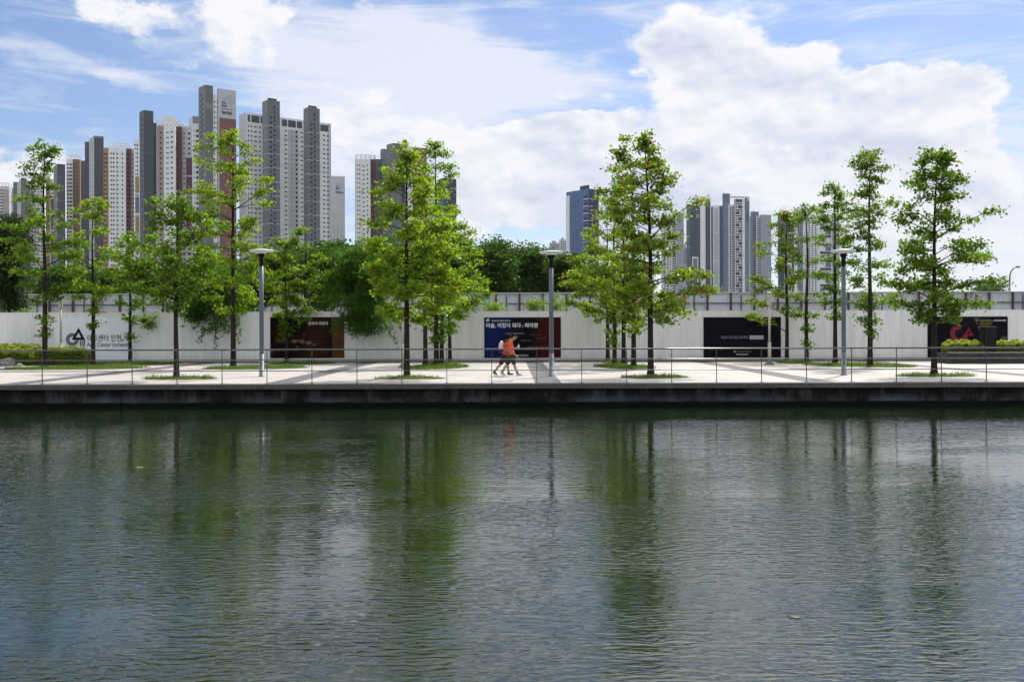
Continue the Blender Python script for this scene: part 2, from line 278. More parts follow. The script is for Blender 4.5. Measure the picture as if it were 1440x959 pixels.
def water_mat():
    m, nt, N, L = new_mat('river_water')
    out = N.new('ShaderNodeOutputMaterial'); b = N.new('ShaderNodeBsdfPrincipled'); L.new(b.outputs[0], out.inputs[0])
    b.inputs['Base Color'].default_value = (0.0068, 0.0145, 0.0042, 1); b.inputs['Roughness'].default_value = 0.03; b.inputs['IOR'].default_value = 1.42
    geo = N.new('ShaderNodeNewGeometry')
    def layer(scale, rot, detail, seed, dist=0.4):
        mp = N.new('ShaderNodeMapping'); mp.inputs['Rotation'].default_value = (0, 0, math.radians(rot)); mp.inputs['Scale'].default_value = scale; mp.inputs['Location'].default_value = (seed, seed * 1.7, 0)
        L.new(geo.outputs['Position'], mp.inputs[0])
        n = N.new('ShaderNodeTexNoise'); n.noise_dimensions = '2D'; n.inputs['Scale'].default_value = 1.0; n.inputs['Detail'].default_value = detail; n.inputs['Roughness'].default_value = 0.5; n.inputs['Distortion'].default_value = dist
        L.new(mp.outputs[0], n.inputs['Vector'])
        return n.outputs['Fac']
    a = layer((4.8, 14.0, 1), 10, 1.4, 3.1, 0.35)       # wind ripples, crests across the view
    c = layer((0.9, 5.2, 1), -7, 1.0, 9.7)      # longer wavelets
    g = layer((0.16, 0.33, 1), 20, 3.0, 21.3, 0.8)      # gusts that roughen or calm patches
    gr = N.new('ShaderNodeMapRange'); gr.inputs[1].default_value = 0.32; gr.inputs[2].default_value = 0.68; gr.inputs[3].default_value = 0.30; gr.inputs[4].default_value = 1.35; L.new(g, gr.inputs[0])
    # the far side lies in the lee of the quay, ripples grow with the fetch
    sp = N.new('ShaderNodeSeparateXYZ'); L.new(geo.outputs['Position'], sp.inputs[0])
    fe_ = N.new('ShaderNodeMapRange'); fe_.inputs[1].default_value = 8; fe_.inputs[2].default_value = 24; fe_.inputs[3].default_value = 0.95; fe_.inputs[4].default_value = 0.36; L.new(sp.outputs[1], fe_.inputs[0])
    g2 = N.new('ShaderNodeMath'); g2.operation = 'MULTIPLY'; L.new(gr.outputs[0], g2.inputs[0]); L.new(fe_.outputs[0], g2.inputs[1])
    m1 = N.new('ShaderNodeMath'); m1.operation = 'MULTIPLY'; L.new(a, m1.inputs[0]); L.new(g2.outputs[0], m1.inputs[1])
    s1 = N.new('ShaderNodeMath'); s1.operation = 'MULTIPLY'; s1.inputs[1].default_value = WAVE_A; L.new(m1.outputs[0], s1.inputs[0])
    s2 = N.new('ShaderNodeMath'); s2.operation = 'MULTIPLY_ADD'; s2.inputs[1].default_value = WAVE_B; L.new(c, s2.inputs[0]); L.new(s1.outputs[0], s2.inputs[2])
    bp = N.new('ShaderNodeBump'); bp.inputs['Strength'].default_value = 1.0; bp.inputs['Distance'].default_value = 1.0
    L.new(s2.outputs[0], bp.inputs['Height']); L.new(bp.outputs[0], b.inputs['Normal'])
    return m
WAVE_A, WAVE_B = 0.0115, 0.0035
M['water'] = water_mat()

# ------------------------------------------------------------------ mesh helpers
class MB:
    def __init__(s): s.v = []; s.f = []; s.mi = []
    def add(s, vs, fs, mi=0):
        b = len(s.v); s.v += [tuple(v) for v in vs]; s.f += [tuple(b + i for i in f) for f in fs]; s.mi += [mi] * len(fs)
    def box(s, x0, x1, y0, y1, z0, z1, mi=0):
        s.add([(x0, y0, z0), (x1, y0, z0), (x1, y1, z0), (x0, y1, z0), (x0, y0, z1), (x1, y0, z1), (x1, y1, z1), (x0, y1, z1)],
              [(0, 3, 2, 1), (4, 5, 6, 7), (0, 1, 5, 4), (1, 2, 6, 5), (2, 3, 7, 6), (3, 0, 4, 7)], mi)
    def obox(s, o, d, n, w, dep, z0, z1, mi=0):
        """box from point o along unit d for w, going back along -n for dep"""
        o = Vector((o[0], o[1], 0)); d = Vector((d[0], d[1], 0)); n = Vector((n[0], n[1], 0))
        p = [o, o + d * w, o + d * w - n * dep, o - n * dep]
        s.add([(q.x, q.y, z0) for q in p] + [(q.x, q.y, z1) for q in p], [(0, 3, 2, 1), (4, 5, 6, 7), (0, 1, 5, 4), (1, 2, 6, 5), (2, 3, 7, 6), (3, 0, 4, 7)], mi)
    def tube(s, pts, rad, n=8, mi=0, cap=True):
        pts = [Vector(p) for p in pts]; k = len(pts)
        if not hasattr(rad, '__len__'): rad = [rad] * k
        vs = []; up = Vector((0.31, 0.95, 0.02))
        for i, p in enumerate(pts):
            t = (pts[min(i + 1, k - 1)] - pts[max(i - 1, 0)])
            t = t.normalized() if t.length > 1e-9 else Vector((0, 0, 1))
            a = t.cross(up)
            if a.length < 1e-3: a = t.cross(Vector((1, 0, 0)))
            a.normalize(); b = t.cross(a)
            for j in range(n):
                q = 2 * PI * j / n
                vs.append(p + (a * math.cos(q) + b * math.sin(q)) * rad[i])
        fs = [(i * n + j, i * n + (j + 1) % n, (i + 1) * n + (j + 1) % n, (i + 1) * n + j) for i in range(k - 1) for j in range(n)]
        if cap: fs += [tuple(range(n - 1, -1, -1)), tuple(range((k - 1) * n, k * n))]
        s.add(vs, fs, mi)
    def lathe(s, cx, cy, prof, n=24, mi=0):
        """profile of (radius, z) turned round a vertical axis"""
        vs = []; k = len(prof)
        for r, z in prof:
            for j in range(n):
                q = 2 * PI * j / n; vs.append((cx + r * math.cos(q), cy + r * math.sin(q), z))
        fs = [(i * n + j, i * n + (j + 1) % n, (i + 1) * n + (j + 1) % n, (i + 1) * n + j) for i in range(k - 1) for j in range(n)]
        fs += [tuple(range(n - 1, -1, -1)), tuple(range((k - 1) * n, k * n))]
        s.add(vs, fs, mi)
    def prism(s, poly, y0, y1, mi=0):
        """polygon in x,z given depth from y0 (front) to y1"""
        n = len(poly)
        vs = [(x, y0, z) for x, z in poly] + [(x, y1, z) for x, z in poly]
        fs = [tuple(range(n)), tuple(range(2 * n - 1, n - 1, -1))] + [(i, i + n, (i + 1) % n + n, (i + 1) % n) for i in range(n)]
        s.add(vs, fs, mi)
    def mesh(s, name, mats, smooth=False):
        me = bpy.data.meshes.new(name); me.from_pydata(s.v, [], s.f)
        for m in (mats if isinstance(mats, (list, tuple)) else [mats]): me.materials.append(m)
        if any(s.mi): me.polygons.foreach_set('material_index', s.mi)
        if smooth: me.polygons.foreach_set('use_smooth', [True] * len(me.polygons))
        me.validate(); me.update()
        return me
    def build(s, name, mats, parent=None, smooth=False, off=None):
        """off: the world place that becomes the object's origin"""
        if off is not None:
            ox, oy, oz = off; s.v = [(x - ox, y - oy, z - oz) for x, y, z in s.v]
        return link(name, s.mesh(name, mats, smooth), parent, off)

def link(name, me, parent=None, loc=None):
    o = bpy.data.objects.new(name, me); COL.objects.link(o)
    if loc is not None: o.location = loc
    if parent is not None:
        o.parent = parent
        if loc is not None and parent.type == 'EMPTY': o.location = Vector(loc) - Vector(parent.location)
        elif loc is None and parent.type == 'EMPTY': o.location = -Vector(parent.location)
    return o

def thing(name, loc, label, cat, group=None):
    o = bpy.data.objects.new(name, None); COL.objects.link(o); o.location = loc; o.empty_display_size = 0.2
    tag(o, label, cat, group); return o
def tag(o, label=None, cat=None, group=None, kind=None):
    if label: o['label'] = label
    if cat: o['category'] = cat
    if group: o['group'] = group
    if kind: o['kind'] = kind
    return o

def text_mesh(s, name, bold=0.0):
    c = bpy.data.curves.new(name, 'FONT'); c.body = s; c.offset = bold; c.extrude = 0.02; c.resolution_u = 4
    o = bpy.data.objects.new(name, c); COL.objects.link(o)
    dg = bpy.context.evaluated_depsgraph_get(); dg.update()
    me = bpy.data.meshes.new_from_object(o.evaluated_get(dg)); me.name = name
    bpy.data.objects.remove(o); bpy.data.curves.remove(c)
    return me
def lettering(s, x0, x1, z0, z1, y, m, parent, bold=0.012, thick=0.006):
    """text standing in the plane y, facing -y, filling the given box"""
    me = text_mesh(s, 'lettering', bold)
    n = len(me.vertices); a = np.empty(n * 3); me.vertices.foreach_get('co', a); a = a.reshape(n, 3)
    lo, hi = a.min(0), a.max(0)
    out = np.empty_like(a)
    out[:, 0] = x0 + (a[:, 0] - lo[0]) / (hi[0] - lo[0]) * (x1 - x0)
    out[:, 2] = z0 + (a[:, 1] - lo[1]) / (hi[1] - lo[1]) * (z1 - z0)
    out[:, 1] = y - (a[:, 2] - lo[2]) / max(1e-6, hi[2] - lo[2]) * thick
    me.vertices.foreach_set('co', out.ravel()); me.update()
    me.materials.clear(); me.materials.append(m)
    return link('lettering', me, parent)

def quad_mesh(name, P, m):
    """P: (n,4,3) array of quads"""
    n = len(P); me = bpy.data.meshes.new(name)
    me.vertices.add(n * 4); me.vertices.foreach_set('co', P.reshape(-1).astype(np.float32))
    me.loops.add(n * 4); me.loops.foreach_set('vertex_index', np.arange(n * 4, dtype=np.int32))
    me.polygons.add(n); me.polygons.foreach_set('loop_start', np.arange(0, n * 4, 4, dtype=np.int32))
    try: me.polygons.foreach_set('loop_total', np.full(n, 4, dtype=np.int32))
    except Exception: pass
    me.materials.append(m); me.update(calc_edges=True); me.validate()
    return me

def leaves(cen, rng, l, w, up=0.5, droop=0.25):
    """a diamond shaped, slightly folded leaf at every centre"""
    n = len(cen)
    a = rng.normal(size=(n, 3)); a[:, 2] = a[:, 2] * 0.5 - droop; a /= np.linalg.norm(a, axis=1)[:, None]
    nn = rng.normal(size=(n, 3)); nn[:, 2] = np.abs(nn[:, 2]) + up
    b = np.cross(nn, a); b /= np.linalg.norm(b, axis=1)[:, None] + 1e-9
    nrm = np.cross(a, b)
    L = l * rng.uniform(0.7, 1.25, n)[:, None]; W = w * rng.uniform(0.7, 1.25, n)[:, None]
    sh = rng.uniform(-0.1, 0.25, n)[:, None]
    fold = nrm * W * 0.18
    return np.stack([cen - a * L * 0.5, cen + b * W * 0.5 - a * L * sh * 0.5 + fold, cen + a * L * 0.5 - nrm * L * 0.12, cen - b * W * 0.5 - a * L * sh * 0.5 + fold], axis=1)

# ------------------------------------------------------------------ the setting
QY = 35.0     # face of the far quay
def sheet(name, x0, x1, y0, y1, z, m, parent=None):
    b = MB(); b.add([(x0, y0, z), (x1, y0, z), (x1, y1, z), (x0, y1, z)], [(0, 1, 2, 3)]); return b.build(name, m, parent)

# ground: one sheet to the horizon with the channel cut out of it, its banks included
g = MB(); R = 6000.0; hx, hy0, hy1 = 260.0, 1.3, QY + 0.47
gz = -0.03
O_ = [(-R, -400, gz), (R, -400, gz), (R, R, gz), (-R, R, gz)]; I_ = [(-hx, hy0, gz), (hx, hy0, gz), (hx, hy1, gz), (-hx, hy1, gz)]; B_ = [(x, y, WZ - 1.5) for x, y, _ in I_]
g.add(O_ + I_ + B_, [(0, 1, 5, 4), (1, 2, 6, 5), (2, 3, 7, 6), (3, 0, 4, 7), (4, 5, 9, 8), (5, 6, 10, 9), (6, 7, 11, 10), (7, 4, 8, 11), (8, 9, 10, 11)])
tag(g.build('ground', M['ground']), kind='structure')
tag(sheet('river_water', -hx + 0.01, hx - 0.01, hy0 + 0.01, hy1 - 0.01, WZ, M['water']), kind='structure')
tag(sheet('promenade_pavement', -70, 70, QY + 0.55, 59.7, 0.0, M['paving']), kind='structure')

# paving bands across the promenade
for X, w in ((-37.4, 1.0), (-27.7, 1.0), (-18.0, 1.0), (-8.4, 1.0), (1.3, 0.95), (11.1, 1.0), (20.9, 1.0), (30.6, 1.0)):
    tag(sheet('pavement_band', X - w / 2, X + w / 2, QY + 0.56, 59.0, 0.004, M['paving_dark']), kind='structure')

# turf beds: lens shaped, in the tree columns
beds = []
def bed(px0, px1, py, half_d, skew=0.0, dark=True):
    xa, Y = gp(px0, py); xb, _ = gp(px1, py)
    beds.append(((xa + xb) / 2, Y, (xb - xa) / 2, half_d, skew))
bed(202, 300, 533.2, 0.65); bed(526, 622, 532.6, 0.65); bed(873, 968, 531.3, 0.65); bed(1262, 1372, 529.2, 0.65)
bed(20, 185, 518.8, 1.6, 2.2); bed(298, 420, 518.2, 1.7, 1.5); bed(578, 652, 517.2, 2.6, 1.2); bed(842, 912, 516.6, 2.6, -1.0); bed(1150, 1265, 514.6, 2.4, -2.0)
bed(125, 240, 513.0, 1.7, 1.5); bed(385, 462, 511.9, 1.6, 1.0); bed(1095, 1140, 510.6, 1.5, -0.6); bed(600, 645, 511.5, 1.2, 0.4); bed(850, 880, 511.0, 1.2, -0.4)
rng = np.random.default_rng(5)
blades = []
for cx, cy, rx, ry, sk in beds:
    b = MB(); n = 40; pts = []
    for i in range(n):
        q = 2 * PI * i / n
        r = 1 + 0.08 * math.sin(3 * q + cx) + 0.06 * math.sin(7 * q + cy) + 0.03 * math.sin(17 * q)
        y = ry * math.sin(q) * r; pts.append((cx + rx * math.cos(q) * abs(math.cos(q)) ** 0.1 * r + sk * y / ry * 0.5, cy + y))
    k = len(pts)
    b.add([(x, y, 0.006) for x, y in pts] + [(cx + (x - cx) * 0.85, cy + (y - cy) * 0.85, 0.05) for x, y in pts] + [(cx, cy, 0.07)],
          [(i, (i + 1) % k, (i + 1) % k + k, i + k) for i in range(k)] + [(i + k, (i + 1) % k + k, 2 * k) for i in range(k)])
    tag(b.build('lawn', M['soil']), kind='structure')
    m = int(rx * ry * PI * 420)
    q = rng.uniform(0, 2 * PI, m); rr = np.sqrt(rng.uniform(0, 1, m)) * rng.uniform(0.9, 1.12, m)
    y = ry * np.sin(q) * rr; x = cx + rx * np.cos(q) * rr + sk * y / ry * 0.5
    z = 0.03 + 0.04 * (1 - rr)
    h = rng.uniform(0.04, 0.15, m) * (0.7 + 0.5 * np.sin(x * 3.1 + cy) * np.cos(y * 4.3)); a = rng.uniform(0, PI, m); w = rng.uniform(0.008, 0.016, m)
    ln = rng.normal(0, 0.035, (m, 2))
    p0 = np.stack([x - np.cos(a) * w, cy + y - np.sin(a) * w, z - 0.02], 1); p1 = np.stack([x + np.cos(a) * w, cy + y + np.sin(a) * w, z - 0.02], 1)
    t0 = np.stack([x + ln[:, 0] + np.cos(a) * w * .3, cy + y + ln[:, 1] + np.sin(a) * w * .3, z + h], 1); t1 = np.stack([x + ln[:, 0] - np.cos(a) * w * .3, cy + y + ln[:, 1] - np.sin(a) * w * .3, z + h], 1)
    blades.append(np.stack([p0, p1, t0, t1], 1))
tag(link('grass', quad_mesh('grass', np.concatenate(blades), M['grass'])), 'short green grass on the lens shaped beds under the trees', 'grass', kind='stuff')

M['drift'] = mat('drifting_leaf', (0.19, 0.15, 0.07), 0.8, var=0.3)
for i, (px, py, w_, lb) in enumerate([(195, 657, 0.19, 'yellowish leaf scrap drifting alone on the darker water below the ring emblem sign'), (463, 718, 0.14, 'small pale leaf scrap drifting in line with the tan end of the brown poster'), (1117, 868, 0.10, 'pale leaf scrap drifting on the bright near water below the cream lamp')]):
    Yw = F * (EYE - WZ) / (fix(px, py) - HZ); rq = random.Random(300 + i); b = MB(); n = 11
    pts = [(w_ * math.cos(2 * PI * k / n) * rq.uniform(0.25, 0.6), w_ * 0.6 * math.sin(2 * PI * k / n) * rq.uniform(0.25, 0.6)) for k in range(n)]
    b.add([(x, y, 0.001) for x, y in pts] + [(x * 0.9, y * 0.9, 0.008) for x, y in pts], [tuple(range(n - 1, -1, -1)), tuple(range(n, 2 * n))] + [(k, (k + 1) % n, (k + 1) % n + n, k + n) for k in range(n)])
    tag(link('floating_leaf', b.mesh('floating_leaf', M['drift']), None, (xx(px, Yw), Yw, WZ)), lb, 'leaf', 'leaf scraps on the water')

# quay wall of concrete bays under a coping of stones
PX0 = xx(691.4, 35.75); BAY = 1.615
qw = thing('quay_wall', (0, QY, WZ), 'long dark stained concrete quay wall with pale coping at the water', 'wall')
b0 = xx(688.5, QY)
for i in range(-5, 5):
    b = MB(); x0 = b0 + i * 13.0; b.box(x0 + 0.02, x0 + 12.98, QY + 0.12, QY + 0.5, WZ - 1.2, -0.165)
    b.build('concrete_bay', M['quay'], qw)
b = MB(); b.box(b0 - 65, b0 + 65, QY + 0.2, QY + 0.46, WZ - 1.0, -0.17); b.build('bay_joint', M['black'], qw)
for i in range(-24, 26):
    b = MB(); x0 = b0 + 0.1 + i * BAY
    x1 = x0 + BAY - 0.012; y0, y1, z0, z1, e = QY, QY + 0.54, -0.16, 0.012, 0.015
    b.add([(x0, y0, z0), (x1, y0, z0), (x1, y1, z0), (x0, y1, z0), (x0, y0, z1 - e), (x1, y0, z1 - e), (x1, y0 + e, z1), (x0, y0 + e, z1), (x1, y1, z1), (x0, y1, z1)],
          [(0, 3, 2, 1), (0, 1, 5, 4), (4, 5, 6, 7), (7, 6, 8, 9), (1, 2, 8, 6, 5), (3, 0, 4, 7, 9), (2, 3, 9, 8)])
    b.build('coping_stone', M['coping'], qw)

# railing
RY = QY + 0.75
ra = thing('railing', (0, RY, 0), 'low stainless steel railing with three rails along the quay edge', 'railing')
for z, r in ((1.215, 0.027), (0.845, 0.019), (0.455, 0.015)):
    b = MB(); b.tube([(-32, RY - 0.03, z), (0, RY - 0.03, z), (32, RY - 0.03, z)], r, 14); b.build('rail', M['steel'], ra, smooth=True)
b = MB(); b.box(-0.012, 0.012, -0.006, 0.03, 0.0, 1.19); b.box(-0.06, 0.06, -0.05, 0.07, 0.0, 0.012)
pm = b.mesh('post', M['steel_dark'])
for i in range(-19, 20):
    link('post', pm, ra, (PX0 + i * BAY, RY, 0.001))

# white hoarding of sheet steel
HY = 59.2
def htop(x): return zz(720, 438.6, HY) - 0
HT = htop(0)
ho = thing('hoarding_wall', (0, HY, 0), 'long white sheet steel hoarding wall carrying the posters', 'wall')
PW = 0.69
for i in range(-47, 48):
    b = MB(); b.box(-PW / 2 + 0.003, PW / 2 - 0.003, 0, 0.04, 0.09, HT - 0.001 * (i % 3)); b.build('panel', M['hoarding'], ho, off=(0, 0, 0)).location = (i * PW, 0, 0)
b = MB(); b.box(-33.5, 33.5, 59.225, 59.27, 0.05, HT - 0.03); b.build('backing_frame', M['hoarding'], ho)
b = MB(); b.box(-33.5, 33.5, HY - 0.01, HY + 0.06, 0.0, 0.085); b.build('base_rail', M['fence_rail'], ho)
b = MB(); b.box(-33.5, 33.5, HY - 0.012, HY + 0.06, HT + 0.002, HT + 0.045); b.build('top_rail', M['hoarding'], ho)

# metal sheet fence behind it
FY = 80.0; FT = zz(720, 411.8, FY); FB = xx(33 + 720, FY)
fe = thing('sheet_fence', (0, FY, 0), 'tall grey corrugated sheet fence with rusty posts above the white hoarding', 'fence')
fx0 = xx(1027.5, FY)
for i in range(-39, 17):
    x = fx0 + i * FB
    b = MB(); b.box(0.01, FB - 0.01, 0, 0.03, 0.1, FT - 0.06); b.build('sheet_panel', M['sheet'], fe, off=(0, 0, 0)).location = (x, 0, 0)
    b = MB(); b.box(-0.075, 0.075, -0.17, -0.155, 0, FT - 0.08); b.box(-0.03, 0.03, -0.154, -0.02, 0, FT - 0.08); b.build('fence_post', M['fence_post'], fe, off=(0, 0, 0)).location = (x, 0, 0)
    if i % 2 == 0:
        b = MB(); b.box(-0.03, 0.03, -0.09, -0.02, 0, FT - 0.25); b.build('strut', M['fence_rail'], fe, off=(0, 0, 0)).location = (x + FB * 0.45, 0, 0)
xe0, xe1 = fx0 - 39 * FB, fx0 + 17 * FB
for z, m in ((zz(720, 427.3, FY), 'fence_rail'), (zz(720, 440, FY), 'fence_rail')):
    b = MB(); b.box(xe0, xe1, FY - 0.14, FY - 0.1, z - 0.05, z + 0.05); b.build('rail', M[m], fe)
b = MB(); b.box(xe0, xe1, FY - 0.19, FY + 0.05, FT - 0.055, FT); b.build('cap_rail', M['fence_cap'], fe)

# ------------------------------------------------------------------ signs on the hoarding
SY = HY - 0.02
def sx(px): return xx(px, SY)
def sz(px, py): return zz(px, py, SY)
def board(name, px0, px1, py0, py1, m, label, cat, edge=None):
    t = thing(name, (sx((px0 + px1) / 2), SY, sz((px0 + px1) / 2, py1)), label, cat)
    b = MB(); b.box(sx(px0), sx(px1), SY - 0.022, SY, sz((px0 + px1) / 2, py1), sz((px0 + px1) / 2, py0)); b.build('board', m, t)
    return t
TY = SY - 0.024

def letter_px(t, s, a, b, py0, py1, m, bold=0.012):
    c = (a + b) / 2
    return lettering(s, sx(a), sx(b), sz(c, py1), sz(c, py0), TY, m, t, bold)

# 1 arts centre sign
t = board('wall_sign', 88, 188, 447.2, 506, M['p_panel'], 'bluish white sign with a ring and triangle emblem and black lettering', 'sign')
def ring(px, py, ro, ri, a0, a1, y0, y1, n=40):
    cx, cz = sx(px), sz(px, py); k = SY / F; b = MB(); vs = []; fs = []
    for i in range(n + 1):
        q = math.radians(a0 + (a1 - a0) * i / n)
        for r in (ro, ri):
            for y in (y0, y1): vs.append((cx + r * k * math.cos(q), y, cz + r * k * math.sin(q)))
    for i in range(n):
        e = i * 4; f = e + 4
        fs += [(e, f, f + 2, e + 2), (e + 1, e + 3, f + 3, f + 1), (e, e + 1, f + 1, f), (e + 2, f + 2, f + 3, e + 3)]
    fs += [(0, 2, 3, 1), (n * 4, n * 4 + 1, n * 4 + 3, n * 4 + 2)]
    b.add(vs, fs); return b
em = ring(102, 477.5, 9.3, 4.0, 60, 352, TY - 0.008, TY - 0.001).build('emblem_ring', M['p_mid'], t)
def triangle(pts, y0, y1): 
    b = MB(); n = len(pts); b.prism([(sx(x), sz(x, y)) for x, y in pts][::-1], y0, y1); return b
def frame_tri(pts, inner, y0, y1):
    b = MB(); o = [(sx(x), sz(x, y)) for x, y in pts]; i_ = [(sx(x), sz(x, y)) for x, y in inner]
    for k in range(3):
        l = (k + 1) % 3; b.prism([o[k], i_[k], i_[l], o[l]], y0, y1)
    return b
frame_tri([(110.8, 460.8), (101, 478), (120.3, 478)], [(110.8, 467.6), (106.9, 474.6), (114.4, 474.6)], TY - 0.018, TY - 0.009).build('emblem_triangle', M['p_ink'], t)
b = MB()
for a in (112.4, 115.3, 118.1): b.box(sx(a), sx(a + 2.1), TY - 0.008, TY - 0.001, sz(115, 486.6), sz(115, 478.6))
b.build('emblem_stripe', M['p_mid'], t)
letter_px(t, '아트센터 인천', 122.3, 170.5, 470.6, 479.9, M['p_ink'], 0.008)
letter_px(t, 'Arts Center Incheon', 122.3, 180.2, 481.3, 487.6, M['p_ink'], 0.004)

# 2 warm stage poster
x0, x1 = sx(380), sx(467); z0, z1 = sz(423, 503.5), sz(423, 446)
t = thing('wall_poster', (sx(430), SY, z0), 'dark brown poster with warm blurred shapes and a tan board at its end', 'poster')
b = MB(); b.box(x0, x1, SY - 0.022, SY, z0, z1); b.build('board', poster_wood_mat(x0, x1, z0, z1), t)
b = MB(); b.box(x1 + 0.003, sx(484), SY - 0.021, SY, z0, z1 - 0.002); b.build('side_board', M['p_tan'], t)
letter_px(t, '클래식 라운지', 433.5, 461, 452.2, 457.3, M['p_white'], 0.012)

# 3 art and travel poster
t = thing('wall_poster', (sx(735), SY, sz(735, 503)), 'wide poster running from navy through black to dark red, behind the walkers', 'poster')
b = MB(); b.box(sx(681), sx(788.7), SY - 0.022, SY, sz(735, 503), sz(735, 446.3)); b.build('board', poster_grad_mat(sx(681), sx(788.7)), t)
letter_px(t, '미술, 여행이 되다 : 파리편', 683.8, 756.2, 454.2, 461.3, M['p_white'], 0.022)
letter_px(t, '아트센터인천 미술교양 토크콘서트', 691.2, 717.8, 449.9, 452.3, M['p_white'], 0.01)
letter_px(t, '인상주의 그림으로 만나는', 710.5, 737, 467.6, 470.2, M['p_grey'], 0.01)
letter_px(t, '여행자의 시선', 745.5, 759, 470, 471.6, M['p_dim'], 0.0)
letter_px(t, '낭만의 도시 파리', 753, 767.5, 475.0, 476.6, M['p_dim'], 0.0)
letter_px(t, '화가들의 산책', 732, 746.2, 478, 480.2, M['p_dim'], 0.0)
letter_px(t, '2023.9.2 (토) 오전 11시', 741.2, 771, 486.8, 489.2, M['p_grey'], 0.0)
letter_px(t, 'www.aci.or.kr', 726.4, 743.2, 498.2, 500.6, M['p_white'], 0.012)
# small white emblem and the dark dome printed on it
b = ring(685.9, 450.5, 1.9, 1.0, 60, 350, TY - 0.007, TY - 0.001, 16); b.build('emblem_ring', M['p_white'], t)
frame_tri([(686.8, 447.2), (684.9, 450.6), (688.8, 450.6)], [(686.8, 448.4), (686, 449.9), (687.7, 449.9)], TY - 0.014, TY - 0.008).build('emblem_triangle', M['p_white'], t)
b = MB(); k = SY / F; cx, cz = sx(717), sz(717, 485)
b.prism([(cx + 16.5 * k * math.cos(q), cz + 15 * k * math.sin(q)) for q in [PI * i / 28 for i in range(29)]][::-1], TY - 0.004, TY - 0.001); b.build('printed_dome', M['p_black'], t)

# 4 black poster
t = board('wall_poster', 989.3, 1098, 446, 502.8, M['p_black'], 'plain black poster with one small line of white writing at its middle', 'poster')
letter_px(t, '해설이 뮤지컬 프로젝트', 1013.8, 1051.8, 472.3, 476.4, M['p_grey'], 0.004)
b = MB()
for i, s in enumerate('꿈틀꿈틀'):
    a = 1054.1 + i * 4.95; b.box(sx(a), sx(a + 4.35), TY - 0.004, TY - 0.001, sz(1060, 477.0), sz(1060, 471.9))
    lettering(s, sx(a + 0.45), sx(a + 3.9), sz(1060, 476.5), sz(1060, 472.4), TY - 0.0045, M['p_ink'], t, 0.0, 0.003)
b.build('letter_tile', M['p_white'], t)
letter_px(t, 'Arts Center Incheon', 1035.3, 1055.8, 493.4, 495.2, M['p_grey'], 0.006)
letter_px(t, 'www.aci.or.kr', 1035.0, 1052.2, 497.0, 499.2, M['p_white'], 0.012)
b = ring(1033, 494.4, 1.1, 0.4, 0, 350, TY - 0.007, TY - 0.001, 16); b.build('emblem_ring', M['p_white'], t)

# 5 black poster with pink ring
t = board('wall_poster', 1304.3, 1417, 445.2, 502.3, M['p_black'], 'black poster with a pink ring and red triangle emblem behind the planter', 'poster')
for k in range(9):
    r = 12.6 - k * 0.75
    ring(1348.4, 469.3, r, r - (0.32 if k == 0 else 0.5), 70, 346, TY - 0.006, TY - 0.001, 48).build('emblem_ring', M['p_pink'], t)
ring(1348.4, 469.3, 3.9, 3.5, 20, 300, TY - 0.006, TY - 0.001, 24).build('emblem_ring', mat('print_faint', (0.03, 0.022, 0.03), 0.6, spec=0.04), t)
frame_tri([(1361.8, 460.4), (1354.6, 472), (1368.8, 472)], [(1361.8, 465.4), (1359.0, 469.6), (1364.4, 469.6)], TY - 0.012, TY - 0.0065).build('emblem_triangle', M['p_red'], t)
triangle([(1373.5, 459), (1390.5, 459), (1382.5, 474.5)], TY - 0.004, TY - 0.001).build('print_shape', M['p_purple'], t)
triangle([(1376, 458.4), (1378.5, 451.8), (1397.5, 451.8), (1392.5, 458.4)], TY - 0.004, TY - 0.001).build('print_shape', M['p_olive'], t)
triangle([(1368, 446.4), (1377, 446.4), (1374, 458)], TY - 0.004, TY - 0.001).build('print_shape', mat('print_dark_olive', (0.03, 0.022, 0.008), 0.6), t)
triangle([(1407, 473), (1416.5, 473), (1416.5, 490), (1409, 490)], TY - 0.004, TY - 0.001).build('print_shape', mat('print_umber', (0.05, 0.018, 0.012), 0.6), t)
letter_px(t, 'Arts Center Incheon', 1372.6, 1393.4, 449.2, 451.4, M['p_grey'], 0.006)
letter_px(t, 'www.aci.or.kr', 1396.8, 1414.6, 449.2, 451.6, M['p_white'], 0.012)

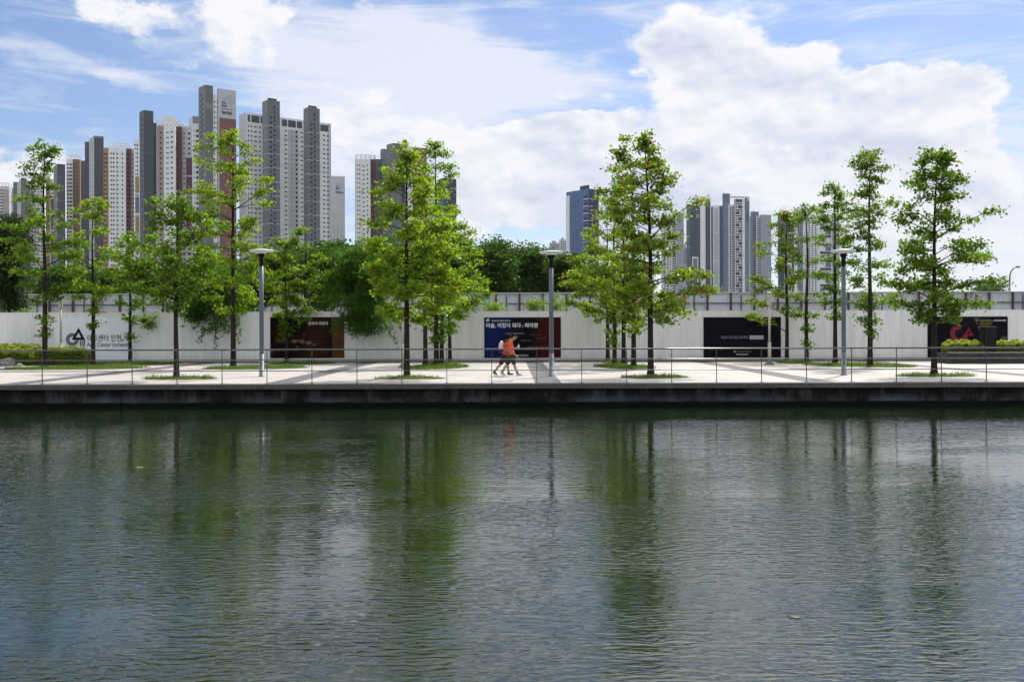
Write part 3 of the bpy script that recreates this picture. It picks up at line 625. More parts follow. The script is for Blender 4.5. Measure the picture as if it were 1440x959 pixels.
# ------------------------------------------------------------------ street trees
FILL = [2]
def street_tree(px, py, top, prof, label, leafm='leaf_a', dens=1.0, seed=1, r0=None, lean=0.0, lsize=0.132, group='young trees along the promenade'):
    """prof: rows of (py, left px, right px) of the crown's outline in the photograph, turned into metres at the tree's distance"""
    rn = random.Random(seed); rg = np.random.default_rng(seed)
    X, Y = gp(px, py); k = Y / F
    H = zz(px, top, Y) - 0.22
    t = thing('street_tree', (X, Y, 0.0), label, 'tree', group)
    rows = sorted([(zz(px, p, Y) - 0.26, max(0.12, (px - l) * k), max(0.12, (r - px) * k)) for p, l, r in prof])
    zs = [r[0] for r in rows]; ls = [r[1] for r in rows]; rs = [r[2] for r in rows]
    if r0 is None: r0 = 0.055 + 0.0072 * H
    wob = [(rn.uniform(-1, 1), rn.uniform(-1, 1)) for _ in range(4)]
    def tp(z):
        u = z / H
        return Vector((lean * u * u + 0.05 * math.sin(u * 7 + wob[0][0] * 3) * u * wob[1][0] * 2, 0.06 * math.sin(u * 6 + wob[2][0] * 3) * wob[3][0] * u, z))
    def tr(z): return max(0.008, r0 * max(0.0, 1 - z / H) ** 0.85 + 0.006) * (1 + 0.7 * math.exp(-z / 0.12))
    tb = MB()
    zl = [-0.03, 0.04, 0.12, 0.3] + [0.3 + (H - 0.35) * (i + 1) / 22 for i in range(22)]
    tb.tube([tp(max(0, z)) + Vector((0, 0, min(z, 0))) for z in zl], [tr(max(0, z)) for z in zl], 9)
    cl = []
    def clump(p, n, s):
        cl.append(np.array(p) + rg.normal(size=(max(1, n), 3)) * np.array([s * 1.1, s * 1.1, s * 0.62]))
    def limb(z, az, Lb, full):
        c, s_ = math.cos(az), math.sin(az)
        rise = rn.uniform(-0.05, 0.75) * min(1.0, 0.35 + z / H)
        zb = max(0.2, z - rise * Lb)
        st = tp(min(zb, H * 0.985)); end = Vector((c * Lb, s_ * Lb, 0)) + tp(min(z, H * 0.98)); end.z = z + rn.uniform(-0.20, 0.06) * (0.4 + 0.6 * Lb)
        mid = (st + end) / 2 + Vector((rn.uniform(-.08, .08) * Lb, rn.uniform(-.08, .08) * Lb, rn.uniform(0.05, 0.16) * Lb))
        def at(u): return st * (1 - u) ** 2 + mid * 2 * u * (1 - u) + end * u * u
        rb = min(tr(zb) * 0.55, 0.010 + 0.011 * Lb)
        tb.tube([at(u) for u in (0, 0.25, 0.5, 0.75, 1.0)], [rb, rb * 0.8, rb * 0.6, rb * 0.42, 0.004], 5, cap=False)
        nc = max(2, int(Lb * 3.7 * dens * (0.86 if z < 0.66 * H else 0.52) + 0.5)); u0 = rn.uniform(0.30, 0.52) if Lb > 0.6 else 0.3
        for j in range(nc):
            u = u0 + (1 - u0) * ((j + rn.uniform(0.2, 1.0)) / nc)
            p = at(u)
            sd = 1 if (j % 2) else -1; tl = rn.uniform(0.16, 0.42) * min(Lb, 1.6) * (1.15 - u * 0.75)
            d = Vector((c * 0.7 - s_ * sd * 0.75, s_ * 0.7 + c * sd * 0.75, rn.uniform(-0.22, 0.22))); q = p + d * tl
            if Lb > 0.5:
                tb.tube([p, (p + q) / 2 + Vector((0, 0, 0.02)), q], [0.006, 0.005, 0.003], 4, cap=False); clump(q, rn.randint(16, 36), rn.uniform(0.11, 0.20))
            clump(p, rn.randint(12, 30), rn.uniform(0.10, 0.18))
            if rn.random() < 0.35: clump(p + Vector((rn.uniform(-.15, .15), rn.uniform(-.15, .15), rn.uniform(0.12, 0.34))), rn.randint(8, 18), 0.10)
    for k_, z in enumerate(zs):
        for sgn, ext in ((-1, ls[k_]), (1, rs[k_])):
            f_ = rn.uniform(0.86, 1.06) if rn.random() < 0.68 else rn.uniform(0.35, 0.72)
            limb(z + rn.uniform(-0.14, 0.14), (0 if sgn > 0 else PI) + rn.uniform(-0.38, 0.38), ext * f_, True)
        for _ in range(FILL[0] if len(zs) > 9 else 1):
            az = rn.choice((PI / 2, -PI / 2)) + rn.uniform(-1.0, 1.0); c = math.cos(az)
            limb(z + rn.uniform(-0.25, 0.25), az, (0.5 * (ls[k_] + rs[k_])) * rn.uniform(0.5, 0.95), False)
    for _ in range(5): clump(tp(H * rn.uniform(0.94, 1.0)), 9, 0.10)
    tb.build('trunk', M['bark'], t, smooth=True).location = (0, 0, 0)
    cen = np.concatenate(cl)
    cen[:, 1] = np.where(cen[:, 1] + Y > HY - 0.15, np.minimum(cen[:, 1], HY - Y - 0.15 - rg.uniform(0, 0.5, len(cen))), cen[:, 1])
    o = link('crown', quad_mesh('crown', leaves(cen, rg, lsize, lsize * 0.95), M[leafm]), t); o.location = (0, 0, 0)
    return t

ST = [
 (63, 517, 198, [(199, 40, 78), (212, 48, 70), (224, 36, 68), (240, 30, 70), (256, 26, 66), (270, 16, 80), (290, 14, 92), (305, 6, 108), (325, 2, 118), (350, 0, 120), (372, 8, 112), (395, 22, 100), (412, 45, 84), (440, 50, 76), (462, 56, 70)], 'tall slender tree with sparse airy top between the hedge and the ring emblem sign', 'leaf_d', 0.95, 11),
 (131, 514, 276, [(277, 118, 148), (287, 108, 152), (300, 112, 140), (318, 106, 150), (340, 98, 156), (352, 76, 158), (372, 84, 166), (392, 92, 160), (408, 105, 150), (432, 124, 138), (450, 128, 136)], 'slim tree whose trunk crosses the lettering of the ring emblem sign', 'leaf_b', 0.9, 12),
 (183, 512, 322, [(324, 172, 192), (340, 160, 210), (360, 156, 214), (380, 150, 216), (400, 152, 212), (420, 160, 206), (442, 175, 196), (466, 178, 190)], 'slim tree at the end of the lettering on the ring emblem sign', 'leaf_d', 1.0, 13),
 (229, 509, 330, [(332, 220, 240), (350, 208, 252), (375, 204, 258), (400, 206, 258), (420, 206, 250), (438, 216, 240), (452, 224, 234)], 'thin tree against the white hoarding behind a stouter dark trunk', 'leaf_a', 1.0, 14),
 (248, 533, 275, [(276, 212, 268), (288, 214, 282), (300, 208, 292), (314, 180, 298), (326, 170, 304), (342, 164, 306), (360, 172, 304), (378, 178, 294), (394, 190, 282), (408, 214, 266), (420, 236, 258)], 'broad tree with short dark crown standing at the water edge near the ring emblem sign', 'leaf_d', 1.15, 15),
 (328, 517, 178, [(179, 288, 320), (192, 292, 330), (204, 278, 352), (216, 272, 360), (232, 296, 346), (246, 276, 384), (262, 274, 388), (278, 288, 384), (295, 282, 400), (315, 278, 404), (340, 280, 408), (362, 278, 402), (384, 278, 396), (404, 288, 376), (424, 306, 346)], 'tallest tree beside the disc lamp in front of the grey towers, crown tip bent over', 'leaf_b', 0.95, 16),
 (403, 510, 335, [(336, 388, 416), (352, 376, 426), (372, 368, 430), (395, 372, 428), (415, 376, 424), (436, 388, 418), (452, 394, 414), (464, 398, 410)], 'small yellow green tree before the dark part of the brown poster', 'leaf_b', 1.5, 17),
 (429.5, 509, 320, [(322, 418, 440), (338, 404, 456), (356, 398, 466), (376, 396, 476), (396, 400, 478), (414, 402, 474), (430, 410, 458), (444, 420, 440)], 'small tree before the wooden part of the brown poster', 'leaf_a', 1.4, 18),
 (572, 532, 200, [(202, 560, 586), (214, 546, 592), (230, 542, 600), (246, 524, 608), (258, 516, 622), (274, 512, 630), (290, 522, 634), (306, 512, 636), (325, 508, 640), (345, 514, 646), (365, 516, 652), (385, 520, 650), (402, 524, 640), (420, 536, 626), (436, 552, 600)], 'large yellow green tree at the water edge, foremost of a clump of five', 'leaf_b', 1.25, 19),
 (598, 516, 245, [(248, 586, 612), (268, 576, 624), (290, 566, 630), (315, 560, 638), (345, 556, 642), (375, 560, 644), (400, 566, 640), (420, 576, 626), (442, 588, 610)], 'tree second from the water in the clump of five', 'leaf_b', 1.05, 20),
 (613.5, 513.5, 196, [(198, 602, 626), (212, 598, 632), (226, 596, 640), (242, 594, 646), (262, 590, 648), (285, 584, 652), (310, 580, 660), (340, 580, 666), (370, 584, 672), (400, 586, 672), (425, 592, 660), (450, 600, 640), (468, 606, 624)], 'tree with a thin bare leader rising above the clump of five', 'leaf_a', 0.9, 21),
 (621, 512, 262, [(264, 610, 634), (290, 600, 648), (320, 596, 664), (350, 596, 676), (375, 600, 682), (395, 600, 684), (415, 602, 676), (440, 606, 650), (462, 612, 636)], 'yellow green tree fourth from the water in the clump of five', 'leaf_b', 1.05, 22),
 (632.5, 510.5, 310, [(312, 622, 646), (335, 612, 664), (360, 608, 678), (380, 608, 688), (400, 612, 690), (420, 614, 680), (440, 620, 656), (458, 626, 646)], 'tree closest to the hoarding in the clump of five', 'leaf_a', 1.05, 23),
 (915, 529.5, 183, [(184, 886, 908), (194, 880, 920), (206, 864, 936), (218, 858, 938), (230, 846, 940), (244, 838, 962), (258, 842, 950), (269, 858, 1004), (282, 868, 946), (300, 846, 946), (320, 848, 956), (340, 846, 950), (360, 842, 950), (378, 836, 1000), (392, 832, 1004), (408, 842, 980), (424, 860, 966), (440, 886, 948)], 'tallest spreading tree at the water edge beside the plain black poster, leaf tips reddish', 'leaf_c', 1.0, 24, -0.16),
 (891, 517, 222, [(224, 874, 904), (245, 858, 916), (270, 848, 918), (295, 838, 920), (320, 834, 926), (345, 830, 930), (372, 826, 930), (396, 830, 926), (418, 846, 916), (438, 872, 906), (455, 884, 898)], 'tree with reddish leaf tips, second from the water in its line', 'leaf_c', 1.1, 25),
 (877, 514, 255, [(257, 864, 892), (285, 850, 902), (315, 836, 906), (345, 826, 912), (375, 822, 912), (400, 830, 906), (422, 848, 898), (440, 864, 888)], 'middle tree of the line with reddish leaf tips', 'leaf_c', 1.05, 26),
 (864, 512, 265, [(268, 846, 878), (290, 836, 888), (315, 824, 892), (340, 812, 894), (365, 802, 896), (388, 796, 898), (408, 804, 892), (425, 824, 884), (445, 856, 872), (462, 852, 876), (474, 858, 870)], 'yellowing tree fourth from the water in the line with reddish leaf tips', 'leaf_c', 1.05, 27),
 (854.5, 509.5, 300, [(302, 842, 866), (325, 826, 874), (350, 810, 880), (372, 798, 882), (394, 792, 882), (412, 796, 878), (430, 802, 866), (440, 840, 862)], 'tree closest to the hoarding in the line with reddish leaf tips', 'leaf_b', 1.0, 28),
 (1106.5, 509, 290, [(292, 1094, 1130), (304, 1084, 1128), (320, 1086, 1120), (338, 1054, 1112), (348, 1066, 1118), (368, 1074, 1120), (386, 1056, 1122), (400, 1056, 1116), (412, 1044, 1112), (430, 1046, 1104)], 'thin open tree next to the cream lamp at the plain black poster', 'leaf_c', 0.72, 29),
 (1134.5, 510, 284, [(286, 1128, 1152), (302, 1118, 1158), (325, 1114, 1158), (350, 1116, 1160), (380, 1116, 1160), (410, 1114, 1156), (435, 1120, 1150), (458, 1124, 1144), (476, 1128, 1142)], 'narrow tree leafy down to the rail, between cream lamp and disc lamp', 'leaf_d', 0.95, 30),
 (1174.5, 512.5, 254, [(256, 1162, 1184), (268, 1154, 1192), (280, 1146, 1196), (298, 1156, 1200), (314, 1160, 1198), (335, 1148, 1204), (358, 1146, 1208), (380, 1144, 1204), (402, 1150, 1198), (420, 1160, 1190), (440, 1168, 1182)], 'slender tree rising just beside the disc lamp by the pink ring poster', 'leaf_d', 0.85, 31),
 (1223.5, 516, 207, [(209, 1206, 1250), (220, 1198, 1246), (232, 1194, 1244), (246, 1212, 1240), (258, 1212, 1242), (268, 1196, 1238), (278, 1188, 1262), (292, 1182, 1240), (310, 1188, 1238), (322, 1184, 1228), (340, 1200, 1240), (362, 1192, 1254), (385, 1186, 1262), (408, 1196, 1262), (425, 1204, 1248), (442, 1210, 1236), (460, 1216, 1234)], 'tall narrow tree with tiered top before the bare white hoarding', 'leaf_d', 0.8, 32),
 (1313.5, 529, 207, [(209, 1296, 1342), (219, 1286, 1354), (230, 1282, 1350), (241, 1270, 1368), (254, 1266, 1346), (266, 1268, 1362), (277, 1254, 1390), (290, 1262, 1362), (305, 1252, 1356), (322, 1240, 1376), (338, 1244, 1408), (352, 1246, 1392), (366, 1252, 1356), (382, 1238, 1350), (396, 1232, 1398), (410, 1244, 1384), (424, 1262, 1352), (438, 1282, 1340)], 'big spreading tree at the water edge before the pink ring poster', 'leaf_d', 0.92, 33, 0.12),
]
for a in ST:
    street_tree(a[0], a[1], a[2], a[3], a[4], a[5], a[6], a[7], lean=a[8] if len(a) > 8 else 0.0)

# ------------------------------------------------------------------ trees beyond the hoarding
def bush_tree(px, top, hw, Y, base_py, label, leafm='leaf_bg', n_cl=130, lsize=0.22, seed=1, narrow=1.0, name='background_tree', group='trees beyond the hoarding', nl=30, clr=0.42, clip=False, cone=False, fwd=0.0):
    rn = random.Random(seed); rg = np.random.default_rng(seed)
    X = xx(px, Y); k = Y / F; H = zz(px, top, Y); zb = max(0.3, zz(px, base_py, Y)); R_ = hw * k
    t = thing(name, (X, Y, gz), label, 'tree', group)
    tb = MB(); tb.tube([(0, 0, 0), (0.05, 0, H * 0.4), (0, 0.05, H * 0.8)], [0.16, 0.11, 0.03], 8)
    cl = []
    hc = (H + zb) / 2; hz_ = (H - zb) / 2
    lobes = []
    for i in range(11):
        u = rn.uniform(-0.85, 0.9); q = i * 2.4 + rn.uniform(-0.5, 0.5); rad = math.sqrt(1 - u * u) if not cone else (1 - u) / 2
        e = rn.uniform(0.42, 0.72); lobes.append((np.array([math.cos(q) * rad * e, math.sin(q) * rad * e, u * 0.74]), rn.uniform(0.24, 0.42)))
    for i in range(n_cl):
        c0, lr = lobes[rn.randrange(len(lobes))] if i % 7 else (np.array([0, 0, rn.uniform(-0.6, 0.6)]), 0.45)
        v = rg.normal(size=3); v /= np.linalg.norm(v) + 1e-9
        v = c0 + v * lr * rn.uniform(0.35, 1.0) ** 0.5 * (1 + 0.25 * rn.random())
        if cone: v[:2] *= max(0.25, (1.05 - v[2]) / 1.3)
        p = np.array([v[0] * R_, v[1] * R_, hc + v[2] * hz_])
        if i % 6 == 0: tb.tube([(0, 0, max(3.3, p[2] * 0.55)), tuple(p * np.array([0.5, 0.5, 0.5]) + np.array([0, 0, 0.5 * max(p[2], 3.6)])), tuple(p)], [0.05, 0.03, 0.01], 5, cap=False)
        p[1] -= fwd * min(1.0, max(0.0, (H + 0.6 - p[2]) / (H - zb)) * 1.4)
        c = p + rg.normal(size=(nl, 3)) * np.array([clr, clr, clr * 0.5])
        cl.append(c)
    if name == 'willow_tree':     # hanging sprays with ragged ends
        for _ in range(46):
            q = rn.uniform(0, 2 * PI); r = R_ * rn.uniform(0.45, 1.02); z0 = hc + hz_ * rn.uniform(-0.9, 0.5); p = np.array([r * math.cos(q), r * math.sin(q), z0])
            p[1] -= fwd * min(1.0, max(0.0, (H + 0.6 - p[2]) / (H - zb)) * 1.4); d = np.array([math.cos(q) * 0.10, math.sin(q) * 0.10, -0.11])
            for k in range(rn.randint(4, 9)): cl.append(p + d * k + np.array([0, 0, -0.012 * k * k]) + rg.normal(size=(max(3, 11 - k), 3)) * 0.075)
    cen = np.concatenate(cl)
    if clip:   # foliage that hangs over the hoarding stays clear of its sheets
        inside = (cen[:, 2] < HT + 0.12) & (cen[:, 1] + Y > HY - 0.18) & (cen[:, 1] + Y < HY + 0.3)
        cen = cen[~inside]
    tb.build('trunk', M['bark_dark'], t, smooth=True).location = (0, 0, 0)
    o = link('crown', quad_mesh('crown', leaves(cen, rg, lsize, lsize * 0.5 * narrow + 0.02, droop=0.25 if narrow > 0.6 else 0.6), M[leafm]), t); o.location = (0, 0, 0)
    return t
OV = 'trees overhanging the hoarding'
bush_tree(12, 290, 32, 62.5, 440, 'dark dense conifer overhanging the hoarding above the rocks', 'leaf_conifer', 420, 0.22, 41, 0.5, 'conifer_tree', OV, 50, 0.30, True)
bush_tree(316, 372, 44, 60.6, 470, 'drooping fine leaved tree overhanging the hoarding beside the disc lamp near the brown poster', 'leaf_willow', 300, 0.24, 42, 0.42, 'willow_tree', OV, 36, 0.30, True, False, 1.7)
bush_tree(516, 334, 46, 60.8, 474, 'dark drooping fine leaved tree overhanging the tan end of the brown poster', 'leaf_willow', 480, 0.24, 43, 0.42, 'willow_tree', OV, 36, 0.30, True, False, 2.2)
bush_tree(352, 352, 46, 66, 448, 'bright tree behind the hoarding over the disc lamp beside the brown poster', 'leaf_bg', 230, 0.22, 44, 0.9, 'background_tree', OV, 34, 0.34, True)
bush_tree(288, 362, 40, 66, 448, 'leafy tree behind the hoarding between the broad dark crown and the disc lamp', 'leaf_bg', 240, 0.22, 46, 0.9, 'background_tree', OV, 34, 0.34, True)
bush_tree(456, 345, 44, 64, 446, 'leafy tree behind the hoarding above the brown poster', 'leaf_bg', 260, 0.22, 45, 0.9, 'background_tree', OV, 34, 0.34, True)
BG = [(88, 372, 34, 90), (128, 378, 36, 96), (178, 382, 40, 92), (228, 376, 40, 98), (280, 380, 38, 90), (330, 366, 42, 97), (392, 352, 44, 93), (430, 346, 40, 99), (480, 338, 44, 92), (545, 334, 46, 98),
      (600, 332, 44, 92), (648, 322, 40, 96), (688, 334, 42, 91), (734, 342, 44, 95), (770, 356, 34, 100), (806, 358, 34, 92), (846, 368, 32, 98), (884, 384, 30, 94)]
BGL = ['low tree behind the sheet fence beside the conifer', 'dark tree behind the sheet fence above the ring emblem', 'tree behind the sheet fence above the lettering of the ring emblem sign', 'shaded tree behind the fence over the end of the ring emblem sign',
       'tree behind the fence below the tower with brick end wall', 'tree behind the fence above the first disc lamp from the hedge', 'rounded tree behind the fence under the two shafted white tower', 'tree behind the fence below the pale end tower with emblem',
       'tree behind the fence in the gap between white tower and brown tower', 'tree behind the fence at the foot of the brown end tower', 'tree behind the fence hidden by the clump of five', 'top of the dark wood behind the clump of five',
       'dark round tree beside the clump of five', 'large dark round tree above the navy and red poster', 'small dark tree just behind the disc lamp by the walkers', 'tree at the foot of the lone blue tower', 'tree behind the line with reddish leaf tips', 'lowest tree of the wood, beside the bluish grey tower']
for i, ((px, tp_, hw, Y), lb) in enumerate(zip(BG, BGL)):
    bush_tree(px, tp_, hw * 1.18, Y, 440, lb, 'leaf_bg', 430, 0.38, 60 + i, 0.95, nl=40, clr=0.48)
for i, (px, tp_, hw, lb) in enumerate([(752, 418, 12, 'small bright sapling above the navy and red poster, nearer its middle'), (783, 408, 12, 'bright sapling behind the disc lamp above the dark red poster end'), (694, 424, 14, 'low bright shrub above the navy poster corner'), (650, 420, 16, 'low shrub above the hoarding beside the clump of five'), (938, 414, 16, 'bright sapling above the hoarding beside the tallest reddish tree'), (826, 420, 16, 'low shrub above the hoarding near the reddish line of trees'), (20, 420, 26, 'low bright shrub at the hoarding top under the conifer')]):
    bush_tree(px, tp_, hw, 66.5, 450, lb, 'leaf_a', 26, 0.15, 90 + i, 0.8, 'sapling', 'saplings above the hoarding', 30, 0.26, True)
for i, (px, tp_, hw, lb) in enumerate([(1405, 392, 14, 'small round tree beyond the fence by the curved street lamp'), (1386, 392, 16, 'small tree beyond the fence between big tree and street lamp')]):
    bush_tree(px, tp_, hw, 112, 425, lb, 'leaf_bg', 40, 0.24, 97 + i, 0.9, nl=26, clr=0.4)

# ------------------------------------------------------------------ hedges, rocks, planter
def hedge(x0, x1, y0, y1, z0, z1, label, seed, m='leaf_hedge', dens=650, ls=0.10, rounded=0.25):
    rg = np.random.default_rng(seed)
    t = thing('hedge', ((x0 + x1) / 2, (y0 + y1) / 2, z0), label, 'hedge')
    cx, cy = (x0 + x1) / 2, (y0 + y1) / 2; hx_, hy_, h = (x1 - x0) / 2, (y1 - y0) / 2, z1 - z0
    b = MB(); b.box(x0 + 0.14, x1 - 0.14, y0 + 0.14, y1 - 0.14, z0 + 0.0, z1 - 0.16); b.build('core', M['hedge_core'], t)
    n = int((2 * hx_ * 2 * hy_ + 2 * hx_ * h * 2 + 4 * hy_ * h) * dens)
    u = rg.uniform(-1, 1, (n, 3)); f = rg.integers(0, 5, n)
    pr = np.array([4 * hx_ * hy_, 2 * hx_ * h, 2 * hx_ * h, 2 * hy_ * h, 2 * hy_ * h]); f = rg.choice(5, n, p=pr / pr.sum())
    x = u[:, 0].copy(); y = u[:, 1].copy(); z = u[:, 2].copy()
    z[f == 0] = 1; y[f == 1] = -1; y[f == 2] = 1; x[f == 3] = -1; x[f == 4] = 1
    bumpy = 0.10 * np.sin(x * hx_ * 5 + seed) * np.cos(y * hy_ * 6 + z * 3) + 0.06 * np.sin(x * hx_ * 13 + 2)
    shrink = 1 - rg.uniform(0, 0.16, n) - rounded * 0.12 * (np.abs(x) ** 6) * (z > 0.3)
    cen = np.stack([cx + x * hx_ * (1 - rg.uniform(0, 0.06, n)), cy + y * hy_ * shrink, z0 + (z + 1) / 2 * h * (1 - rg.uniform(0, 0.12, n)) + bumpy * (z > 0.2) - rounded * h * np.abs(x) ** 8 * (z > 0)], 1)
    cen[:, 2] = np.maximum(cen[:, 2], z0 + 0.04)
    link('leaves', quad_mesh('leaves', leaves(cen, rg, ls, ls * 0.6, up=0.8, droop=0.0), M[m]), t)
    return t
Yh = gp(60, 513)[1]
hedge(xx(-40, Yh), xx(46, Yh), Yh + 0.3, Yh + 1.6, 0.0, zz(20, 485.5, Yh), 'tall leafy hedge behind the low clipped hedge by the rocks', 71)
hedge(xx(43, Yh - 1.4), xx(116, Yh - 1.4), Yh - 1.2, Yh - 0.05, 0.0, zz(80, 490.0, Yh - 1.4), 'yellow green clipped hedge ending at the ring emblem sign', 72)
hedge(xx(-40, Yh - 1.4), xx(41, Yh - 1.4), Yh - 1.1, Yh - 0.1, 0.0, zz(20, 492.0, Yh - 1.4), 'low clipped hedge just behind the grey rocks', 73)
def rock(px, py, w, h, label, seed):
    import bmesh
    rn = random.Random(seed); X, Y = gp(px, py); bm = bmesh.new(); bmesh.ops.create_icosphere(bm, subdivisions=3, radius=1)
    ph = [rn.uniform(0, 6) for _ in range(6)]
    for v in bm.verts:
        c = v.co; d = 1 + 0.16 * math.sin(3 * c.x + ph[0]) * math.cos(2.6 * c.y + ph[1]) + 0.10 * math.sin(5.2 * c.z + ph[2] + 3 * c.x) + 0.05 * math.sin(11 * c.x + ph[3]) * math.sin(9 * c.y + ph[4])
        v.co = Vector((c.x * w * d, c.y * w * 0.6 * d, max(-0.25, c.z * d) * h))
    me = bpy.data.meshes.new('rock'); bm.to_mesh(me); bm.free(); me.materials.append(M['rock'])
    o = link('rock', me, None, (X, Y, h * 0.2)); tag(o, label, 'rock', 'rocks before the low hedge')
rock(11, 514, 0.42, 0.40, 'large pale grey rock before the low hedge', 3)
rock(-4, 513, 0.4, 0.36, 'grey rock cut off by the picture edge', 4)
rock(27, 515, 0.2, 0.14, 'small low stone beside the large pale rock', 5)

Yp = gp(1390, 511.5)[1]
pl = thing('planter', (xx(1400, Yp), Yp, 0), 'low dark rough stone planter before the pink ring poster', 'planter')
zt = zz(1390, 496.6, Yp); xL = xx(1335.5, Yp); rn = random.Random(8)
for r in range(3):
    x = xL + (0.0 if r % 2 == 0 else 0.0); h0 = zt * r / 3
    while x < xL + 5.6:
        w = rn.uniform(0.38, 0.7); b = MB(); b.box(x + 0.006, x + w - 0.006, Yp - rn.uniform(0, 0.02), Yp + 0.3, h0 + 0.004, h0 + zt / 3 - 0.006); b.build('wall_stone', M['stone'], pl); x += w
b = MB(); b.box(xL + 0.02, xL + 0.3, Yp + 0.302, Yp + 1.9, 0, zt - 0.01); b.build('side_wall', M['stone'], pl)
b = MB(); b.box(xL - 0.03, xL + 5.7, Yp - 0.04, Yp + 0.34, zt, zt + 0.06); b.build('capping', M['stone_cap'], pl)
b = MB(); b.box(xL + 0.31, xL + 5.5, Yp + 0.345, Yp + 1.9, 0.0, zt - 0.05); b.build('soil', M['soil'], pl)
hedge(xx(1341, Yp), xx(1389.5, Yp), Yp + 0.4, Yp + 1.6, zt - 0.05, zz(1365, 480.8, Yp), 'clipped bright hedge in the planter before the dark slab', 74)
hedge(xx(1407.5, Yp), xx(1470, Yp), Yp + 0.4, Yp + 1.6, zt - 0.05, zz(1420, 480.8, Yp), 'clipped bright hedge in the planter on the outer side of the dark slab', 75)
mo = thing('stone_slab', (xx(1397, Yp + 0.5), Yp + 0.5, zt), 'upright dark granite slab standing among the planter hedges', 'monument')
b = MB(); b.box(xx(1390.2, Yp), xx(1406.8, Yp), Yp + 0.45, Yp + 0.8, zt - 0.04, zz(1397, 459.8, Yp)); b.build('slab', M['monolith'], mo)
b = MB(); b.box(xx(1386.8, Yp), xx(1389.9, Yp), Yp + 0.5, Yp + 0.75, zt - 0.04, zz(1397, 460.2, Yp)); b.build('side_slab', M['monolith'], mo)
b = MB(); b.box(xx(1386.6, Yp), xx(1407, Yp), Yp + 0.43, Yp + 0.82, zz(1397, 459.75, Yp), zz(1397, 459.2, Yp)); b.build('cap', M['stone_cap'], mo)

# ------------------------------------------------------------------ lamps
def disc_lamp(px, py, top, label):
    X, Y = gp(px, py); H = zz(px, top, Y)
    t = thing('disc_lamp', (X, Y, 0), label, 'street lamp', 'grey disc lamps along the quay')
    b = MB(); b.lathe(X, Y, [(0.145, 0.0), (0.145, 0.02), (0.10, 0.025), (0.098, 0.95)], 24); b.build('base', M['lamp_plate'], t, True)
    b = MB(); b.lathe(X, Y, [(0.093, 0.951), (0.09, H - 0.72)], 24); b.build('pole', M['lamp_grey'], t, True)
    b = MB(); b.lathe(X, Y, [(0.075, H - 0.72), (0.08, H - 0.36), (0.13, H - 0.3), (0.15, H - 0.2)], 24); b.build('collar', M['black'], t, True)
    b = MB(); b.box(X - 0.035, X + 0.035, Y - 0.106, Y - 0.09, 0.45, 0.78); b.build('hatch', M['lamp_grey'], t)
    b = MB(); b.lathe(X, Y, [(0.14, H - 0.2), (0.40, H - 0.15), (0.49, H - 0.10), (0.5, H - 0.075), (0.485, H - 0.055), (0.2, H - 0.015), (0.02, H)], 40)
    o = b.build('disc', M['lamp_white'], t, True)
    for s in (-1, 1):
        b = MB(); b.lathe(X + s * 0.30, Y - 0.1, [(0.055, H - 0.205), (0.06, H - 0.178)], 12); b.build('light', M['black'], t)
    # the head leans a little towards the water
    return t
disc_lamp(367.8, 529.6, 350.2, 'grey lamp with white disc head beside the brown poster')
disc_lamp(775.3, 529.2, 352.2, 'grey lamp with white disc head before the navy and red poster')
disc_lamp(1186.4, 527.5, 350.2, 'grey lamp with white disc head before the bare white hoarding near the pink ring poster')
def slim_lamp(px, py, top, label, m='cream'):
    X, Y = gp(px, py); H = zz(px, top, Y)
    t = thing('slim_lamp', (X, Y, 0), label, 'street lamp', 'slim lamps with lantern heads')
    b = MB(); b.lathe(X, Y, [(0.27, 0), (0.26, 0.04), (0.17, 0.12), (0.10, 0.2), (0.085, 0.28)], 24); b.build('flared_base', M['steel'], t, True)
    b = MB(); b.lathe(X, Y, [(0.085, 0.281), (0.085, 1.13)], 20); b.build('lower_pole', M[m], t, True)
    b = MB(); b.lathe(X, Y, [(0.095, 1.131), (0.095, 1.19)], 20); b.build('ring', M['lamp_white'], t, True)
    b = MB(); b.lathe(X, Y, [(0.062, 1.191), (0.058, H - 0.72)], 20); b.build('pole', M[m], t, True)
    b = MB()
    for i in range(8):
        z = H - 0.71 + i * 0.075; b.lathe(X, Y, [(0.10, z), (0.13, z + 0.03), (0.10, z + 0.055)], 20)
    b.lathe(X, Y, [(0.07, H - 0.71), (0.07, H - 0.1)], 16); b.build('lantern', M['lantern'], t, True)
    b = MB(); b.lathe(X, Y, [(0.14, H - 0.1), (0.14, H - 0.05), (0.03, H)], 20); b.build('cap', M[m], t, True)
slim_lamp(1082, 513, 410.5, 'slim cream lamp with louvred lantern before the plain black poster')
slim_lamp(567, 517.3, 412, 'slim lamp with flared base half hidden behind the foremost trunk of the clump of five')
slim_lamp(85.5, 512.2, 416, 'slim lamp standing by the clipped hedge at the ring emblem sign')
Ys = 95.0; X = xx(1420, Ys); H = zz(1420, 376, Ys); k = Ys / F
t = thing('road_lamp', (X, Ys, gz), 'thin curved arm street lamp beyond the sheet fence', 'street lamp')
b = MB(); b.tube([(X, Ys, gz), (X, Ys, zz(1420, 396, Ys))], [0.11, 0.08], 12); b.build('pole', M['lamp_plate'], t, True)
b = MB(); b.tube([(xx(q[0], Ys), Ys, zz(q[0], q[1], Ys)) for q in ((1420, 396), (1420.3, 388), (1422, 382), (1425, 378), (1429, 375.6))], [0.08, 0.07, 0.065, 0.06, 0.055], 10); b.build('arm', M['lamp_plate'], t, True)
